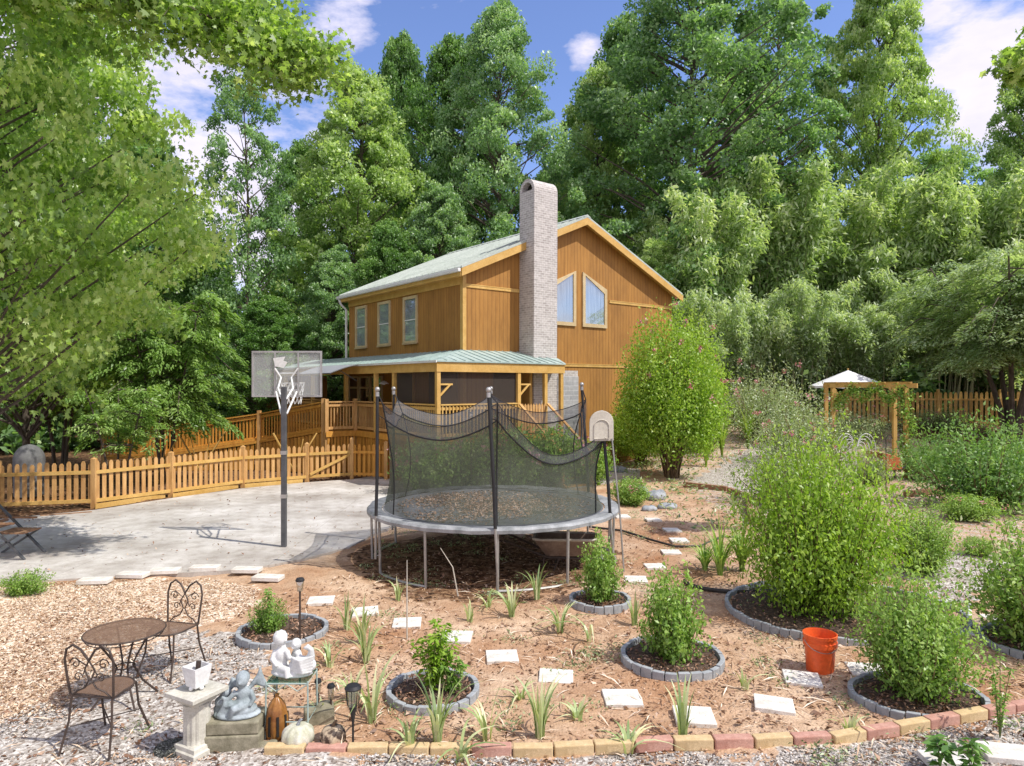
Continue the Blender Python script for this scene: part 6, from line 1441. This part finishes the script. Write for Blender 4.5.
# sparse weeds (uncountable)
rng = np.random.default_rng(41); n = 9000; cx = rng.uniform(-4, 7.5, 170); cy = rng.uniform(5.4, 17, 170) ; i = rng.integers(0, 170, n); x = cx[i] + rng.normal(size=n) * .10; y = cy[i] + rng.normal(size=n) * .10
ok = ~inside(COURT, x, y) & ~((x < -2.5) & (y > 7.5)); x = x[ok]; y = y[ok]; C = np.stack([x, y, Hf(x, y) + rng.uniform(0, .06, len(x))], 1)
tag(quads('low_weeds', rnd_leaves(rng, C, .045, .3, -.4), rng.uniform(0, 1, len(C)), LF['silver']), 'sparse low weeds sprouting from the bare soil', 'weeds', kind='stuff')
n = 26000; x = rng.uniform(3.5, 22, n); y = rng.uniform(14, 36, n); ok = (rng.uniform(0, 1, n) < .55 + .45 * np.sin(x * 1.7) * np.cos(y * 1.3)) & ~inside(GRAV3, x, y); x = x[ok]; y = y[ok]
C = np.stack([x, y, Hf(x, y) + rng.uniform(0, .22, len(x))], 1); tag(quads('ground_cover', rnd_leaves(rng, C, .11, .4, -.3), rng.uniform(.1, 1, len(C)), LF['silver']), 'mixed low ground cover on the bank before the far fence', 'ground cover', kind='stuff')

rng = np.random.default_rng(55); x, y = scatter_in(BIG, 2600, rng); k = len(x); C = np.stack([x, y, Hf(x, y) + rng.uniform(.008, .03, k)], 1); D = rng.normal(size=(k, 3)); D[:, 2] *= .12; Nn = np.tile([0, 0, 1.0], (k, 1)) + rng.normal(size=(k, 3)) * .2; L = rng.uniform(.06, .26, k)
tag(quads('dry_straw', leafquads(C, D, Nn, L, L * .05 + .003, .05), rng.uniform(.3, 1, k), LF['chips']), 'dry straw and twigs lying about on the bare soil', 'straw', kind='stuff')

# climbing rose on the arbor
rng = np.random.default_rng(66); k = 1500; f = rng.uniform(0, 1, k); a0 = ar.location
C = np.stack([a0.x + AX * f, a0.y + 2.2 * f - .1, 2.75 + .25 * np.sin(f * 19) * .6 + rng.normal(size=k) * .10 - .9 * np.abs(f - .5) ** 2 * rng.uniform(0, 2.4, k)], 1) + rng.normal(size=(k, 3)) * .07
k2 = 900; z = rng.uniform(.3, 2.8, k2); C = np.concatenate([C, np.stack([a0.x + .12 * np.sin(z * 5), a0.y - .08 + .1 * np.cos(z * 5), z], 1) + rng.normal(size=(k2, 3)) * .09])
root = empty('climbing_plant', (a0.x, a0.y, 0), 'thin climbing plant winding up the front arbor post and along the beam', 'plant'); o_ = Vector((a0.x, a0.y, 0))
quads('foliage', rnd_leaves(rng, C - np.array(o_), .085, .6), rng.uniform(.1, 1, len(C)), LF['shrub'], root)
mb = MB(); mb.tube([(.12 * math.sin(z_ * 5), -.08 + .1 * math.cos(z_ * 5), z_) for z_ in np.linspace(0, 2.8, 24)], .012, 5, cap=False); mb.build('stem', MT['stem'], root)
# yellowish grasses by the brick kerb
for i, (a, b, c, l) in enumerate(((722, 466, 428, 'tall yellow-green grass clump behind the brick kerb, left'), (748, 462, 425, 'tall yellow-green grass clump behind the brick kerb, right'), (706, 470, 436, 'short yellow-green grass clump beside the tall rounded shrub'))): tuft(a, b, c, l, 120 + i, 60, .7, .02, 'lime', 'yellow-green grass clumps')
